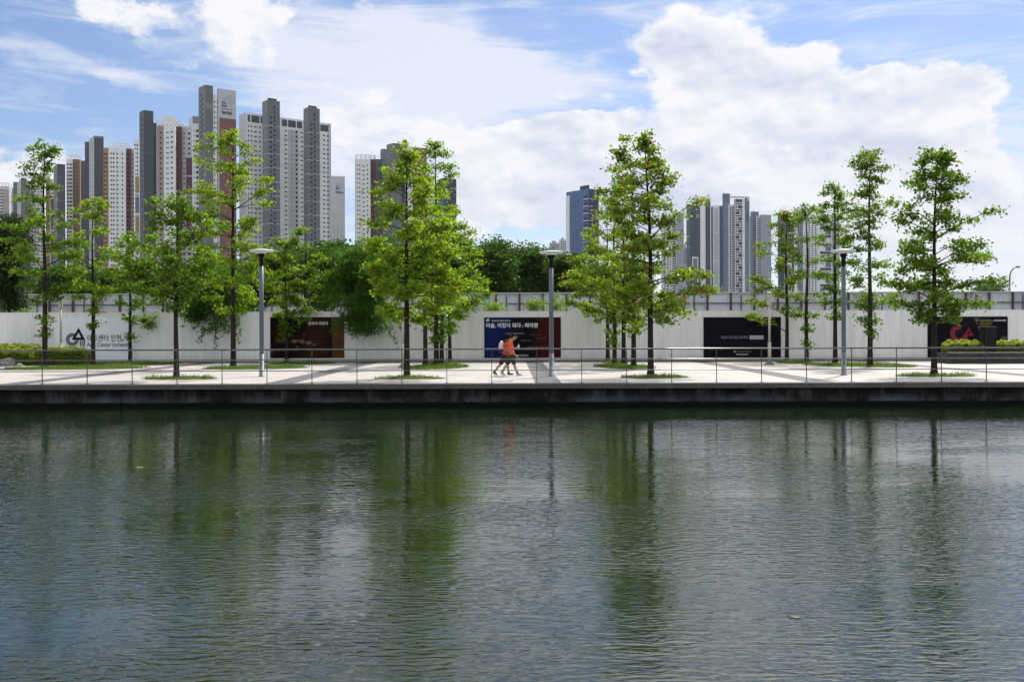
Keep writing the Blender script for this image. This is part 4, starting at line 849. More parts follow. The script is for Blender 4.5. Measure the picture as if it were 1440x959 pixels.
b = MB(); b.tube([(xx(1429, Ys), Ys, zz(1429, 375.5, Ys)), (xx(1431.2, Ys), Ys, zz(1431, 375.2, Ys)), (xx(1434.6, Ys), Ys, zz(1434, 375.6, Ys))], [0.07, 0.12, 0.07], 10); b.build('lamp_head', M['lamp_plate'], t, True)

# ------------------------------------------------------------------ towers
WIN_CACHE = {}
def win_mesh(w, h):
    k = (round(w, 2), round(h, 2))
    if k not in WIN_CACHE:
        b = MB(); b.box(-w / 2, w / 2, -0.12, 0.25, -h / 2, h / 2); WIN_CACHE[k] = b.mesh('window', M['window'])
    return WIN_CACHE[k]
class Tower:
    def __init__(s, name, label, px, Y, cat='tower block', group=None):
        s.t = thing(name, (xx(px, Y), Y, gz), label, cat, group); s.w = []
    def block(s, xL, xC, xR, yT, Y, th, mR, mL=None, name='wing', z0=0.0, dep=None, yB=None):
        """vertical block whose near corner is at column xC; its long face runs off at th degrees to xR, its other face to xL"""
        a = math.radians(th); dR = (math.cos(a), math.sin(a)); dL = (-math.sin(a), math.cos(a))
        X = xx(xC, Y)
        def solve(d, px):
            r = (px - 720) / F; den = d[0] - r * d[1]
            return (r * Y - X) / den
        lR = solve(dR, xR); lL = solve(dL, xL) if xL < xC - 0.05 else (dep or 14.0)
        if dep: lL = dep if xL >= xC - 0.05 else lL
        lR = abs(lR); lL = min(abs(lL), 45.0)
        zt = zz(xC, yT, Y); zb = gz if yB is None else zz(xC, yB, Y)
        p = [(X, Y), (X + dR[0] * lR, Y + dR[1] * lR), (X + dR[0] * lR + dL[0] * lL, Y + dR[1] * lR + dL[1] * lL), (X + dL[0] * lL, Y + dL[1] * lL)]
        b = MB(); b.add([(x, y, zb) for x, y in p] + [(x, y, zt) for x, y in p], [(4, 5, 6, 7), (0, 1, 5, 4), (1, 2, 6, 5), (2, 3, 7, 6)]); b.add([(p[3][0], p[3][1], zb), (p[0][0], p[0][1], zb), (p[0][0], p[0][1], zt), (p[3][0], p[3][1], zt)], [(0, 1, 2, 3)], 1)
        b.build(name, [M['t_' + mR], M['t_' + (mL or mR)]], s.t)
        F_ = dict(X=X, Y=Y, dR=dR, dL=dL, nR=(math.sin(a), -math.cos(a)), nL=(-math.cos(a), -math.sin(a)), lR=lR, lL=lL, zt=zt, zb=zb, a=a)
        return F_
    def face(s, f, side):
        if side == 'R': return (f['X'], f['Y']), f['dR'], f['nR'], f['lR']
        o = (f['X'] + f['dL'][0] * f['lL'], f['Y'] + f['dL'][1] * f['lL']); return o, (-f['dL'][0], -f['dL'][1]), f['nL'], f['lL']
    def win(s, f, side, us, w=1.0, h=0.9, z_off=4.0, pitch=2.9, rows=99, zmin=20.0):
        o, d, n, l = s.face(f, side); rz = math.atan2(d[1], d[0])
        for u in us:
            for r in range(rows):
                z = f['zt'] - z_off - r * pitch
                if z < zmin: break
                s.w.append((z, o[0] + d[0] * l * u, o[1] + d[1] * l * u, rz, w, h))
    def strip(s, f, side, u0, u1, z0, z1, m, name='cladding', out=0.35):
        """a raised panel on a face; z0, z1 measured down from the top (None: to the ground)"""
        o, d, n, l = s.face(f, side)
        zt = f['zt'] - z0; zb = f['zb'] if z1 is None else f['zt'] - z1
        q = (o[0] + d[0] * l * u0 + n[0] * out, o[1] + d[1] * l * u0 + n[1] * out)
        b = MB(); b.obox(q, d, n, l * (u1 - u0), out + 0.1, zb, zt); b.build(name, m if not isinstance(m, str) else M['t_' + m], s.t)
    def bands(s, f, start, gap, m='pale', n=12, sides='LR', h=0.35):
        for i in range(n):
            z = start + i * gap
            if f['zt'] - z < 20: break
            for sd in sides: s.strip(f, sd, 0.0, 1.0, z, z + h, m, 'band', 0.12)
    def frame(s, f, side, u0, u1, h, n=4, m='white', back=8.0, t=0.5):
        """open roof frame: posts, front and back beam, cross beams"""
        o, d, nn, l = s.face(f, side); z = f['zt']; b = MB(); W = l * (u1 - u0)
        for bk in (0.3, back):
            q = (o[0] + d[0] * l * u0 - nn[0] * bk, o[1] + d[1] * l * u0 - nn[1] * bk)
            b.obox(q, d, nn, W, t, z + h - t, z + h)
            for i in range(n + 1):
                p = (q[0] + d[0] * (W - t) * i / n, q[1] + d[1] * (W - t) * i / n); b.obox(p, d, nn, t, t, z, z + h - t - 0.01)
        for i in range(n + 1):
            p = (o[0] + d[0] * (l * u0 + (W - t) * i / n) - nn[0] * (0.31 + t), o[1] + d[1] * (l * u0 + (W - t) * i / n) - nn[1] * (0.31 + t)); b.obox(p, d, nn, t, back - 0.35 - t, z + h - t * 0.9, z + h - 0.02)
        b.build('roof_frame', M['t_' + m], s.t)
    def done(s):
        s.w.sort(key=lambda q: -q[0]); loc = Vector(s.t.location)
        for q in s.w[:100]:
            o = bpy.data.objects.new('window', win_mesh(q[4], q[5])); COL.objects.link(o); o.parent = s.t
            o.location = Vector((q[1], q[2], q[0])) - loc; o.rotation_euler = (0, 0, q[3])
        if len(s.w) > 100:
            b = MB()
            for z, x, y, rz, w, h in s.w[100:]:
                d = (math.cos(rz), math.sin(rz)); n = (math.sin(rz), -math.cos(rz))
                b.obox((x - d[0] * w / 2 + n[0] * 0.12, y - d[1] * w / 2 + n[1] * 0.12), d, n, w, 0.37, z - h / 2, z + h / 2)
            o = b.build('window', M['window'], s.t); o['kind'] = 'stuff'
    def wall_text(s, f, side, txt, u0, u1, z0, z1, m, bold=0.02):
        o, d, n, l = s.face(f, side); me = text_mesh(txt, 'lettering', bold)
        k = len(me.vertices); a = np.empty(k * 3); me.vertices.foreach_get('co', a); a = a.reshape(k, 3); lo, hi = a.min(0), a.max(0)
        u = (u0 + (a[:, 0] - lo[0]) / (hi[0] - lo[0]) * (u1 - u0)) * l; z = f['zt'] - z1 + (a[:, 1] - lo[1]) / (hi[1] - lo[1]) * (z1 - z0); q = 0.02 + (a[:, 2] - lo[2]) / (hi[2] - lo[2]) * 0.2
        out = np.stack([o[0] + d[0] * u + n[0] * q, o[1] + d[1] * u + n[1] * q, z], 1)
        me.vertices.foreach_set('co', out.ravel()); me.update(); me.materials.clear(); me.materials.append(m); link('lettering', me, s.t)
    def emblem(s, f, side, u, z, r, m):
        """a spray of small drops round a point"""
        o, d, n, l = s.face(f, side); b = MB()
        for i in range(14):
            q = 2.4 * i; rr = r * math.sqrt((i + 0.6) / 14); cu = u * l + rr * math.cos(q); cz = f['zt'] - z + rr * math.sin(q) * 0.9; e = r * 0.13
            vs = []
            for dep in (0.05, 0.2):
                for a in range(6):
                    du, dz = cu + e * math.cos(a * PI / 3), cz + e * 1.3 * math.sin(a * PI / 3); vs.append((o[0] + d[0] * du + n[0] * dep, o[1] + d[1] * du + n[1] * dep, dz))
            b.add(vs, [tuple(range(6, 12))] + [(a, (a + 1) % 6, (a + 1) % 6 + 6, a + 6) for a in range(6)])
        b.build('emblem', m, s.t)
GL = 'apartment towers of the nearer estate'; GR = 'bluish apartment towers of the farther estate'

T = Tower('apartment_tower', 'small pale pink tower at the picture edge, farthest of the nearer estate', 8, 940, group=GL)
f = T.block(-30, 0, 13.5, 262, 940, 12, 'pale'); T.strip(f, 'R', 0.35, 0.97, 3, None, 'pinkish'); T.win(f, 'R', (0.12, 0.28), 1.2, 1.1); T.frame(f, 'R', 0, 1, 3.5, 3)
f = T.block(13.8, 19, 30, 256, 955, 20, 'grey', 'mid'); T.win(f, 'L', (0.4,), 1, 1); T.done()
T = Tower('apartment_tower', 'narrow pale tower with grey shaft and pink strip behind the sparse tree top', 48, 860, group=GL)
f = T.block(24.5, 30, 38, 250.5, 850, 30, 'grey', 'light'); T.win(f, 'L', (0.3, 0.7), 1, 1)
f = T.block(37, 38, 43, 262, 862, 8, 'pink')
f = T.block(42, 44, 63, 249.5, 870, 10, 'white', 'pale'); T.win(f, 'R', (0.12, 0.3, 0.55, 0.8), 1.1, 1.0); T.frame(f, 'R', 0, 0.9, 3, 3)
f = T.block(62, 63.5, 70.5, 251, 880, 10, 'brown'); f = T.block(69, 70.5, 76.5, 252, 890, 10, 'white'); T.win(f, 'R', (0.3, 0.7), 1.1, 1.0)
for i in range(4): T.strip(f, 'R', 0.1, 0.95, 18 + i * 16, 28 + i * 16, ('purple', 'slate')[i % 2])
T.done()
T = Tower('apartment_tower', 'white and brown tower with a grey stair shaft and white roof frame', 95, 760, group=GL)
f = T.block(76, 81, 92.5, 230.5, 750, 33, 'dark', 'mid'); T.win(f, 'L', (0.3, 0.7), 0.9, 1.0, 3); T.bands(f, 10, 9.0, 'mid', 10, 'R')
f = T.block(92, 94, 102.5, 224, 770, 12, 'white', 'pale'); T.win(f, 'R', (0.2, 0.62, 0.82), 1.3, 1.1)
f2 = T.block(101, 102.6, 113, 224, 772, 12, 'brown'); T.win(f2, 'R', (0.25, 0.6), 0.8, 0.8); T.frame(f, 'R', 0, 2.2, 3.4, 5)
f = T.block(112, 113.2, 120, 226, 790, 12, 'dark'); T.done()
T = Tower('apartment_tower', 'white tower with tan and maroon strips beside a dark twin shaft', 160, 660, group=GL)
f = T.block(118.5, 120, 127, 199.5, 700, 20, 'dark', 'mid')
f = T.block(126, 133, 146.5, 191, 668, 33, 'dark', 'light'); T.win(f, 'L', (0.25, 0.6), 0.9, 1.0, 4); T.strip(f, 'R', 0, 1, 0, 1.2, 'mid', 'parapet', 0.1)
f = T.block(145.4, 146, 153.2, 208, 650, 14, 'tan'); T.win(f, 'R', (0.25, 0.6), 0.9, 0.8)
f = T.block(152, 153.3, 177, 207.5, 648, 10, 'white'); T.win(f, 'R', (0.16, 0.30, 0.52, 0.82), 0.95, 0.95); T.frame(f, 'R', 0.02, 1.2, 3.0, 5); T.strip(f, 'R', 0.455, 0.475, 0, None, 'light', 'groove', 0.06)
f = T.block(176, 177.2, 184.8, 209, 652, 12, 'maroon'); T.win(f, 'R', (0.3, 0.7), 1.2, 1.2)
f = T.block(184, 185, 189.5, 209.5, 656, 12, 'pale'); T.win(f, 'R', (0.6,), 0.9, 0.9)
f = T.block(188, 189.6, 196.6, 196, 690, 14, 'white')
for i in range(5): T.strip(f, 'R', 0.2, 0.95, 26 + i * 14, 37 + i * 14, ('tan', 'slate', 'tan', 'tan', 'slate')[i])
T.win(f, 'R', (0.1, 0.6), 1.0, 1.0); T.done()
T = Tower('apartment_tower', 'white tower with pink and maroon strips and one tall dark shaft', 235, 565, group=GL)
f = T.block(196.8, 203, 216.5, 155, 560, 40, 'dark', 'grey'); T.win(f, 'L', (0.45, 0.75), 0.8, 1.2, 5); T.bands(f, 24, 22, 'grey', 6, 'R', 0.4)
f = T.block(216, 216.8, 221, 173, 575, 40, 'dark')
f = T.block(220.8, 221.4, 230.8, 177, 566, 14, 'pinkish'); T.win(f, 'R', (0.55,), 0.9, 0.9)
fw = T.block(230, 231, 247.3, 176.5, 564, 10, 'white'); T.win(fw, 'R', (0.33,), 1.5, 0.5); T.win(fw, 'R', (0.70,), 0.9, 0.95, 3.6); T.frame(fw, 'R', -0.6, 1.55, 2.6, 6, back=9)
f = T.block(221.5, 229, 249, 162.5, 585, 20, 'white', 'pale', yB=180)
f = T.block(247, 247.5, 256.5, 178, 570, 14, 'maroon', 'dark'); T.win(f, 'R', (0.3,), 0.9, 0.9)
f = T.block(256, 256.7, 271, 178, 574, 14, 'pale'); T.win(f, 'R', (0.2,), 0.7, 0.9); T.win(f, 'R', (0.7,), 1.2, 1.1); 
for i in range(4): T.strip(f, 'R', 0.40, 1.0, 18 + i * 11, 28 + i * 11, ('purple', 'purple', 'slate', 'purple')[i])
f = T.block(266.5, 272, 281, 163.5, 600, 30, 'mid', 'light'); T.done()
T = Tower('apartment_tower', 'tallest tower with dark shaft and a white topped brick red end wall', 310, 548, group=GL)
f = T.block(270.5, 271.2, 281, 174, 556, 12, 'white'); T.win(f, 'R', (0.25,), 0.6, 0.6); T.win(f, 'R', (0.7,), 1.2, 1.4)
f = T.block(280, 289.5, 300.5, 119.5, 548, 40, 'grey', 'mid'); T.win(f, 'L', (0.38,), 0.9, 1.4, 5); T.win(f, 'L', (0.62,), 0.9, 1.4, 7); T.bands(f, 10, 16, 'mid', 6, 'R', 3.0)
f = T.block(299, 300, 310, 133, 552, 30, 'white', 'mid'); T.win(f, 'R', (0.25,), 0.7, 0.8); T.win(f, 'R', (0.72,), 0.9, 1.7)
f = T.block(306.5, 307.2, 332.6, 124.5, 553, 36, 'light', 'mid', dep=14); T.strip(f, 'R', 0.09, 1.0, 16.2, None, 'brick', out=0.3)
for u in (0.3, 0.55, 0.86): T.strip(f, 'R', u, u + 0.015, 22 + u * 30, 44 + u * 20, 'pinkish', 'groove', 0.36)
T.wall_text(f, 'R', 'The\nSharp', 0.22, 0.50, 7.0, 10.2, M['t_logo'], 0.03); T.wall_text(f, 'R', 'First Park', 0.22, 0.78, 12.0, 13.9, M['t_logo'], 0.03); T.strip(f, 'R', 0.2, 0.8, 10.9, 11.15, M['t_logo'], 'lettering_line', 0.15)
T.emblem(f, 'R', 0.60, 6.2, 3.6, M['t_logo2']); T.done()
T = Tower('apartment_tower', 'broad white tower with two grey stair shafts rising above the roof', 400, 610, group=GL)
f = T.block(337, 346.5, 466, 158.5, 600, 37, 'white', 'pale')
T.win(f, 'R', (0.03, 0.062), 0.7, 1.1, 8); T.win(f, 'R', (0.107,), 1.6, 0.7, 8); T.win(f, 'R', (0.157,), 1.0, 0.9, 8)
T.win(f, 'R', (0.455, 0.645, 0.915), 1.6, 0.7, 8); T.win(f, 'R', (0.53,), 0.7, 0.6, 8); T.win(f, 'R', (0.582, 0.965), 1.2, 1.5, 8); T.strip(f, 'R', 0.485, 0.605, 7, None, 'light', 'recess', 0.08); T.strip(f, 'R', 0.97, 1.0, 0, None, 'light', 'corner', 0.15)
for u0, u1 in ((0.02, 0.048), (0.062, 0.152), (0.165, 0.21), (0.41, 0.47), (0.483, 0.575), (0.588, 0.65), (0.87, 0.975)): T.strip(f, 'R', u0, u1, 1.2, 5.4, 'dark', 'roof_opening', 0.05)
for i in range(14): 
    T.strip(f, 'R', 0.43, 0.69, 12.5 + i * 8.7, 12.75 + i * 8.7, 'light', 'band', 0.14); T.strip(f, 'R', 0.82, 0.97, 13.5 + i * 8.7, 13.75 + i * 8.7, 'light', 'band', 0.14)
for xL, xC, xR, yT, Y, s in ((369.6, 377, 394.5, 140.5, 590, 0), (427.6, 434, 450.5, 151, 602, 1)):
    f = T.block(xL, xC, xR, yT, Y, 37, 'grey', 'mid'); T.win(f, 'R', (0.55,), 1.0, 1.3, 4, rows=3); T.win(f, 'R', (0.28,), 1.1, 1.3, 10.4); T.win(f, 'R', (0.56,), 1.1, 1.3, 12.0); T.bands(f, 15.0, 8.3, 'light', 14); T.strip(f, 'R', 0.05, 0.75, -1.2, -0.05, 'dark', 'roof_box', -0.6)
T.done()
T = Tower('apartment_tower', 'low pale tower end wall with an emblem beside the broad white tower', 476, 640, group=GL)
f = T.block(465.4, 466, 485.6, 247.5, 690, 20, 'light', 'light'); T.emblem(f, 'R', 0.62, 6.5, 3.2, M['t_logo2']); T.wall_text(f, 'R', 'First Park', 0.35, 0.85, 10.4, 12.0, M['t_logo'], 0.03); T.wall_text(f, 'R', 'The\nSharp', 0.35, 0.62, 6.8, 9.6, M['t_logo'], 0.03)
for u in (0.2, 0.45, 0.7, 0.9): T.strip(f, 'R', u, u + 0.02, 22 + 20 * u, 70, 'mid', 'groove', 0.06)
T.done()
T = Tower('apartment_tower', 'white and grey tower with a brown end wall behind the clump of five trees', 545, 640, group=GL)
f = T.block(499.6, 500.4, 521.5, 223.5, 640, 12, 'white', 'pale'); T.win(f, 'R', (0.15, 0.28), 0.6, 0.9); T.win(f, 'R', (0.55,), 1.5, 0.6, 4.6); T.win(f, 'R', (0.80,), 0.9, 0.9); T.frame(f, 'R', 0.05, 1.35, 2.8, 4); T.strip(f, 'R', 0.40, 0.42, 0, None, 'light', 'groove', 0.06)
f = T.block(521, 521.8, 529, 224, 648, 14, 'maroon', 'dark'); f = T.block(528.5, 529, 537, 224, 655, 14, 'grey'); T.win(f, 'R', (0.9,), 1.2, 1.2)
f = T.block(535.6, 538.5, 546, 209.5, 652, 25, 'mid', 'mid'); T.win(f, 'L', (0.5,), 1.6, 1.6)
f = T.block(544.4, 553.5, 565.5, 201.5, 640, 40, 'grey', 'mid'); T.win(f, 'L', (0.42,), 0.8, 1.1); T.win(f, 'L', (0.7,), 0.8, 1.1, 5.2); T.bands(f, 16, 24, 'light', 5)
f = T.block(565, 566, 571, 216, 655, 40, 'dark'); f = T.block(570, 570.6, 581, 206.8, 650, 24, 'white'); T.win(f, 'R', (0.3, 0.7), 0.8, 0.8)
f = T.block(580, 581, 600.8, 207.3, 652, 24, 'brick')
for u in (0.3, 0.62, 0.92): T.strip(f, 'R', u, u + 0.02, 3, 42, 'pinkish', 'groove', 0.2)
T.done()
T = Tower('blue_tower', 'dark blue tower half hidden behind the clump of five trees', 628, 760, group=GL)
f = T.block(602, 603, 618, 258, 770, 16, 'white'); T.win(f, 'R', (0.2, 0.45, 0.8), 1.0, 1.1)
f = T.block(617, 624, 642.3, 250.5, 745, 30, 'navy', 'blue'); T.win(f, 'R', (0.6, 0.85), 1.2, 1.2); T.done()
T = Tower('blue_tower', 'lone blue tower with white framed window strip in the open sky', 820, 800)
f = T.block(796.8, 828, 842.5, 265.5, 800, 38, 'navy', 'blue'); f['lL'] = f['lL']
T.strip(f, 'L', 0.0, 0.16, 3, None, 'white', out=0.4); T.win(f, 'L', (0.05, 0.11), 1.7, 2.0, 6, 2.9)
for u in (0.3, 0.42, 0.54, 0.66): T.strip(f, 'L', u, u + 0.02, 2, None, 'slate', 'rib', 0.3)
T.win(f, 'L', (0.84, 0.93), 1.7, 1.6, 6); T.win(f, 'R', (0.2, 0.5, 0.8), 2.0, 1.5, 6)
for r in range(14): T.strip(f, 'L', 0.78, 0.99, 8 + r * 5.8, 8.5 + r * 5.8, 'white', 'balcony_edge', 0.5); T.strip(f, 'R', 0.08, 0.4, 8 + r * 5.8, 8.5 + r * 5.8, 'light', 'balcony_edge', 0.5)
T.strip(f, 'L', 0.62, 1.0, -3.0, -0.05, 'navy', 'roof_box', -1.0); T.done()
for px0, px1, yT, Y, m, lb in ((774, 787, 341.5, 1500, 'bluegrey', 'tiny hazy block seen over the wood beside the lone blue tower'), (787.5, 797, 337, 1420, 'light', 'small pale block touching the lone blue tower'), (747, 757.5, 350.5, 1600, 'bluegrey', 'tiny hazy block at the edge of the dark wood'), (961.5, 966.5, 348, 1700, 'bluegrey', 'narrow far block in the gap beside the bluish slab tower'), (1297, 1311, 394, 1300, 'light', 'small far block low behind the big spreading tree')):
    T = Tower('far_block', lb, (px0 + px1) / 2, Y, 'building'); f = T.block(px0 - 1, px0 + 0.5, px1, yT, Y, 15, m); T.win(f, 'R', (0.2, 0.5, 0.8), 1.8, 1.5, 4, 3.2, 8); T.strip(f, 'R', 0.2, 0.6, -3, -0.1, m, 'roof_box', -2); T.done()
T = Tower('apartment_tower', 'bluish grey tower with plain end wall behind the tallest reddish tree', 952, 1180, group=GR)
f = T.block(930, 931, 945, 303, 1190, 12, 'pale'); T.win(f, 'R', (0.3, 0.6, 0.9), 1.4, 1.4)
f = T.block(944, 945, 951, 301.5, 1185, 20, 'white'); T.win(f, 'R', (0.3, 0.7), 1.8, 1.6)
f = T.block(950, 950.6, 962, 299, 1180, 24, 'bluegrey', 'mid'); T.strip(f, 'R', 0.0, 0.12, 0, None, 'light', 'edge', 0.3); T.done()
T = Tower('apartment_tower', 'wide bluish slab tower with white shafts and patterned white front', 1008, 1190, group=GR)
f = T.block(965.6, 966.2, 971.5, 287, 1195, 14, 'slate'); T.win(f, 'R', (0.3, 0.75), 1.5, 1.6)
f = T.block(970.5, 971.6, 986, 289, 1200, 14, 'navy'); T.win(f, 'R', (0.92,), 1.4, 1.6)
for i in range(26): T.strip(f, 'R', 0.06, 0.86, 5 + i * 2.9, 5.5 + i * 2.9, 'slate', 'balcony_edge', 0.35)
T.strip(f, 'R', 0.12, 0.72, 62, None, 'white', 'frame', 0.4); T.strip(f, 'R', 0.22, 0.62, 64, None, 'slate', 'infill', 0.6); T.win(f, 'R', (0.05, 0.45), 1.6, 1.2)
f = T.block(985, 985.8, 1000, 276.5, 1185, 16, 'white'); T.strip(f, 'R', 0.47, 0.93, 3, None, 'navy', out=0.4); T.win(f, 'R', (0.6, 0.8), 1.6, 1.6, 6)
f = T.block(1000, 1000.4, 1012, 289, 1198, 16, 'white'); T.strip(f, 'R', 0.02, 0.2, 2, None, 'navy', out=0.3); T.strip(f, 'R', 0.34, 0.84, 3, None, 'light', out=0.3); T.win(f, 'R', (0.42, 0.58, 0.74), 1.6, 1.5)
for z in (33, 66, 99): T.strip(f, 'R', 0.2, 1.0, z, z + 1.2, 'white', 'band', 0.8)
f = T.block(1011.6, 1012.2, 1018, 289.5, 1205, 16, 'blue'); T.win(f, 'R', (0.4, 0.8), 1.5, 1.8)
f = T.block(1016.4, 1018.5, 1027, 272, 1195, 22, 'slate', 'slate'); T.win(f, 'R', (0.25, 0.6), 1.2, 1.2, 3, rows=3)
f = T.block(1024.6, 1025.2, 1033.5, 288, 1190, 16, 'white'); T.win(f, 'R', (0.3, 0.7), 1.7, 1.5); T.strip(f, 'R', 0.1, 0.9, 36, 37.2, 'white', 'band', 0.5)
f = T.block(1032.6, 1033.5, 1044.6, 280, 1182, 12, 'navy'); l = f['lR']
for i in range(15):
    z = 4 + i * 7.2
    T.strip(f, 'R', 0.0, 1.0, z, z + 1.0, 'white', 'pattern_bar', 0.5); T.strip(f, 'R', 0.0, 1.0, z + 2.6, z + 3.4, 'white', 'pattern_bar', 0.5)
    a = (0.30, 0.62)[i % 2]; T.strip(f, 'R', a, a + 0.1, z + 3.41, z + 7.19, 'white', 'pattern_bar', 0.5); T.strip(f, 'R', (0.02, 0.75)[i % 2], (0.2, 0.98)[i % 2], z + 4.6, z + 5.6, 'white', 'pattern_bar', 0.45)
T.strip(f, 'R', 0.0, 0.07, 0, None, 'white', 'edge', 0.6)
f = T.block(1044, 1044.8, 1048.6, 280, 1176, 14, 'white'); f = T.block(1048, 1048.7, 1054.5, 279, 1176, 30, 'slate', dep=12); T.strip(f, 'R', 0.35, 0.6, 17, 28, 'navy'); T.strip(f, 'R', 0.35, 0.6, 34, 60, 'mid')
f = T.block(1026.8, 1027.5, 1054.6, 276, 1174, 14, 'pale', yB=278.2, dep=9, name='roof_frame')
b_ = T.block(1050.6, 1051.2, 1054.5, 278.25, 1177, 14, 'pale', yB=283, name='roof_frame', dep=5); T.done()
T = Tower('apartment_tower', 'slate tower with round topped shaft beside the patterned white front', 1070, 1230, group=GR)
f = T.block(1054.8, 1055.6, 1063.5, 304.5, 1240, 14, 'mid'); T.win(f, 'R', (0.3, 0.7), 1.6, 1.6)
f = T.block(1055.8, 1058.5, 1067.5, 297.5, 1235, 24, 'slate', 'mid'); T.win(f, 'R', (0.25, 0.5, 0.75), 1.2, 1.4)
f = T.block(1063.6, 1064.2, 1070.5, 303.5, 1228, 14, 'pale'); T.win(f, 'R', (0.35, 0.75), 1.6, 1.6)
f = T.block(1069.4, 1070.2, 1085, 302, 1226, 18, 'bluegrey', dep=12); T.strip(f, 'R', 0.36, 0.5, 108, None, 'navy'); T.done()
T = Tower('apartment_tower', 'dark navy tower with white shaft behind the thin open trees', 1135, 1230, group=GR)
f = T.block(1094, 1094.8, 1101, 303, 1240, 14, 'slate'); T.win(f, 'R', (0.35, 0.75), 1.6, 1.6)
f = T.block(1100, 1101, 1117.5, 304, 1236, 14, 'navy'); T.win(f, 'R', (0.8, 0.92), 1.4, 1.6)
for i in range(24): T.strip(f, 'R', 0.06, 0.74, 5 + i * 2.9, 5.5 + i * 2.9, 'slate', 'balcony_edge', 0.35)
T.strip(f, 'R', 0.15, 0.75, 58, None, 'white', 'frame', 0.4); T.strip(f, 'R', 0.25, 0.65, 60, None, 'slate', 'infill', 0.6)
f = T.block(1116.8, 1117.6, 1131.5, 293, 1225, 16, 'white'); T.strip(f, 'R', 0.3, 0.85, 3, None, 'slate', out=0.4); T.win(f, 'R', (0.45, 0.7), 1.7, 1.6, 6)
f = T.block(1131, 1131.8, 1150, 303, 1240, 14, 'pale'); T.win(f, 'R', (0.15, 0.35, 0.6, 0.85), 1.6, 1.5)
f = T.block(1149, 1150, 1172, 301, 1220, 12, 'white')
for i in range(10): T.strip(f, 'R', 0.15, 0.85, 6 + i * 10, 9 + i * 10, 'navy', 'infill', 0.4); T.strip(f, 'R', (0.15, 0.5)[i % 2], (0.45, 0.85)[i % 2], 10.2 + i * 10, 14.8 + i * 10, 'slate', 'infill', 0.4)
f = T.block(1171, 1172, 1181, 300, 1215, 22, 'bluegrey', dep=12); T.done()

# ------------------------------------------------------------------ the two walkers
def capsule(b, p, q, r0, r1, n=10, k=5):
    """tapered limb with round ends"""
    p, q = Vector(p), Vector(q); d = (q - p); L_ = d.length; d = d.normalized() if L_ > 1e-6 else Vector((0, 0, 1))
    pts, rad = [], []
    for i in range(k): a = PI / 2 * (1 - i / k); pts.append(p - d * r0 * math.sin(a)); rad.append(max(0.002, r0 * math.cos(a)))
    pts.append(p); rad.append(r0); pts.append(q); rad.append(r1)
    for i in range(1, k + 1): a = PI / 2 * i / k; pts.append(q + d * r1 * math.sin(a)); rad.append(max(0.002, r1 * math.cos(a)))
    b.tube(pts, rad, n)
def ellipsoid(b, c, r, rot=0.0, n=16, m=12):
    vs = []; c = Vector(c); R_ = Matrix.Rotation(rot, 3, 'Y')
    for i in range(m + 1):
        a = PI * i / m
        for j in range(n):
            q = 2 * PI * j / n; vs.append(c + R_ @ Vector((r[0] * math.sin(a) * math.cos(q) + 1e-5, r[1] * math.sin(a) * math.sin(q), r[2] * math.cos(a))))
    b.add(vs, [(i * n + j, i * n + (j + 1) % n, (i + 1) * n + (j + 1) % n, (i + 1) * n + j) for i in range(m) for j in range(n)])
def fused(b, name, m, parent, voxel=0.012, smooth=4):
    """melts overlapping limbs into one continuous surface"""
    me = b.mesh(name, m, True); o = bpy.data.objects.new(name, me); COL.objects.link(o)
    r = o.modifiers.new('r', 'REMESH'); r.mode = 'VOXEL'; r.voxel_size = voxel; r.use_smooth_shade = True
    s = o.modifiers.new('s', 'SMOOTH'); s.iterations = smooth; s.factor = 0.5
    dg = bpy.context.evaluated_depsgraph_get(); dg.update()
    me2 = bpy.data.meshes.new_from_object(o.evaluated_get(dg)); me2.name = name
    bpy.data.objects.remove(o)
    me2.materials.clear(); me2.materials.append(m)
    o = bpy.data.objects.new(name, me2); COL.objects.link(o); o.parent = parent
    return o
def hand(b, w, d, side, curl=0.9):
    """palm, four unequal fingers bent at the knuckles and a thumb from the palm's side; d: direction from wrist, side: thumb side"""
    w = Vector(w); d = Vector(d).normalized(); s = Vector(side); s = (s - d * s.dot(d)).normalized(); n = d.cross(s)
    for u in (-0.028, -0.009, 0.010, 0.028): capsule(b, w + s * u * 0.7, w + d * 0.085 + s * u, 0.014, 0.012, 8, 3)
    for i, (u, L_) in enumerate(((0.030, 0.070), (0.010, 0.080), (-0.010, 0.074), (-0.029, 0.058))):
        a = w + d * 0.088 + s * u; d1 = (d * math.cos(curl * 0.5) + n * math.sin(curl * 0.5)); d2 = (d * math.cos(curl * 1.3) + n * math.sin(curl * 1.3)); d3 = (d * math.cos(curl * 1.9) + n * math.sin(curl * 1.9))
        c = a + d1 * L_ * 0.45; e = c + d2 * L_ * 0.33; g_ = e + d3 * L_ * 0.25
        capsule(b, a, c, 0.0095, 0.0088, 8, 3); capsule(b, c, e, 0.0088, 0.008, 8, 3); capsule(b, e, g_, 0.008, 0.007, 8, 3)
    a = w + d * 0.025 + s * 0.032; c = a + (d * 0.6 + s * 0.6 + n * 0.35).normalized() * 0.04; e = c + (d * 0.8 + s * 0.1 + n * 0.6).normalized() * 0.03
    capsule(b, a, c, 0.0125, 0.0105, 8, 3); capsule(b, c, e, 0.0105, 0.009, 8, 3)

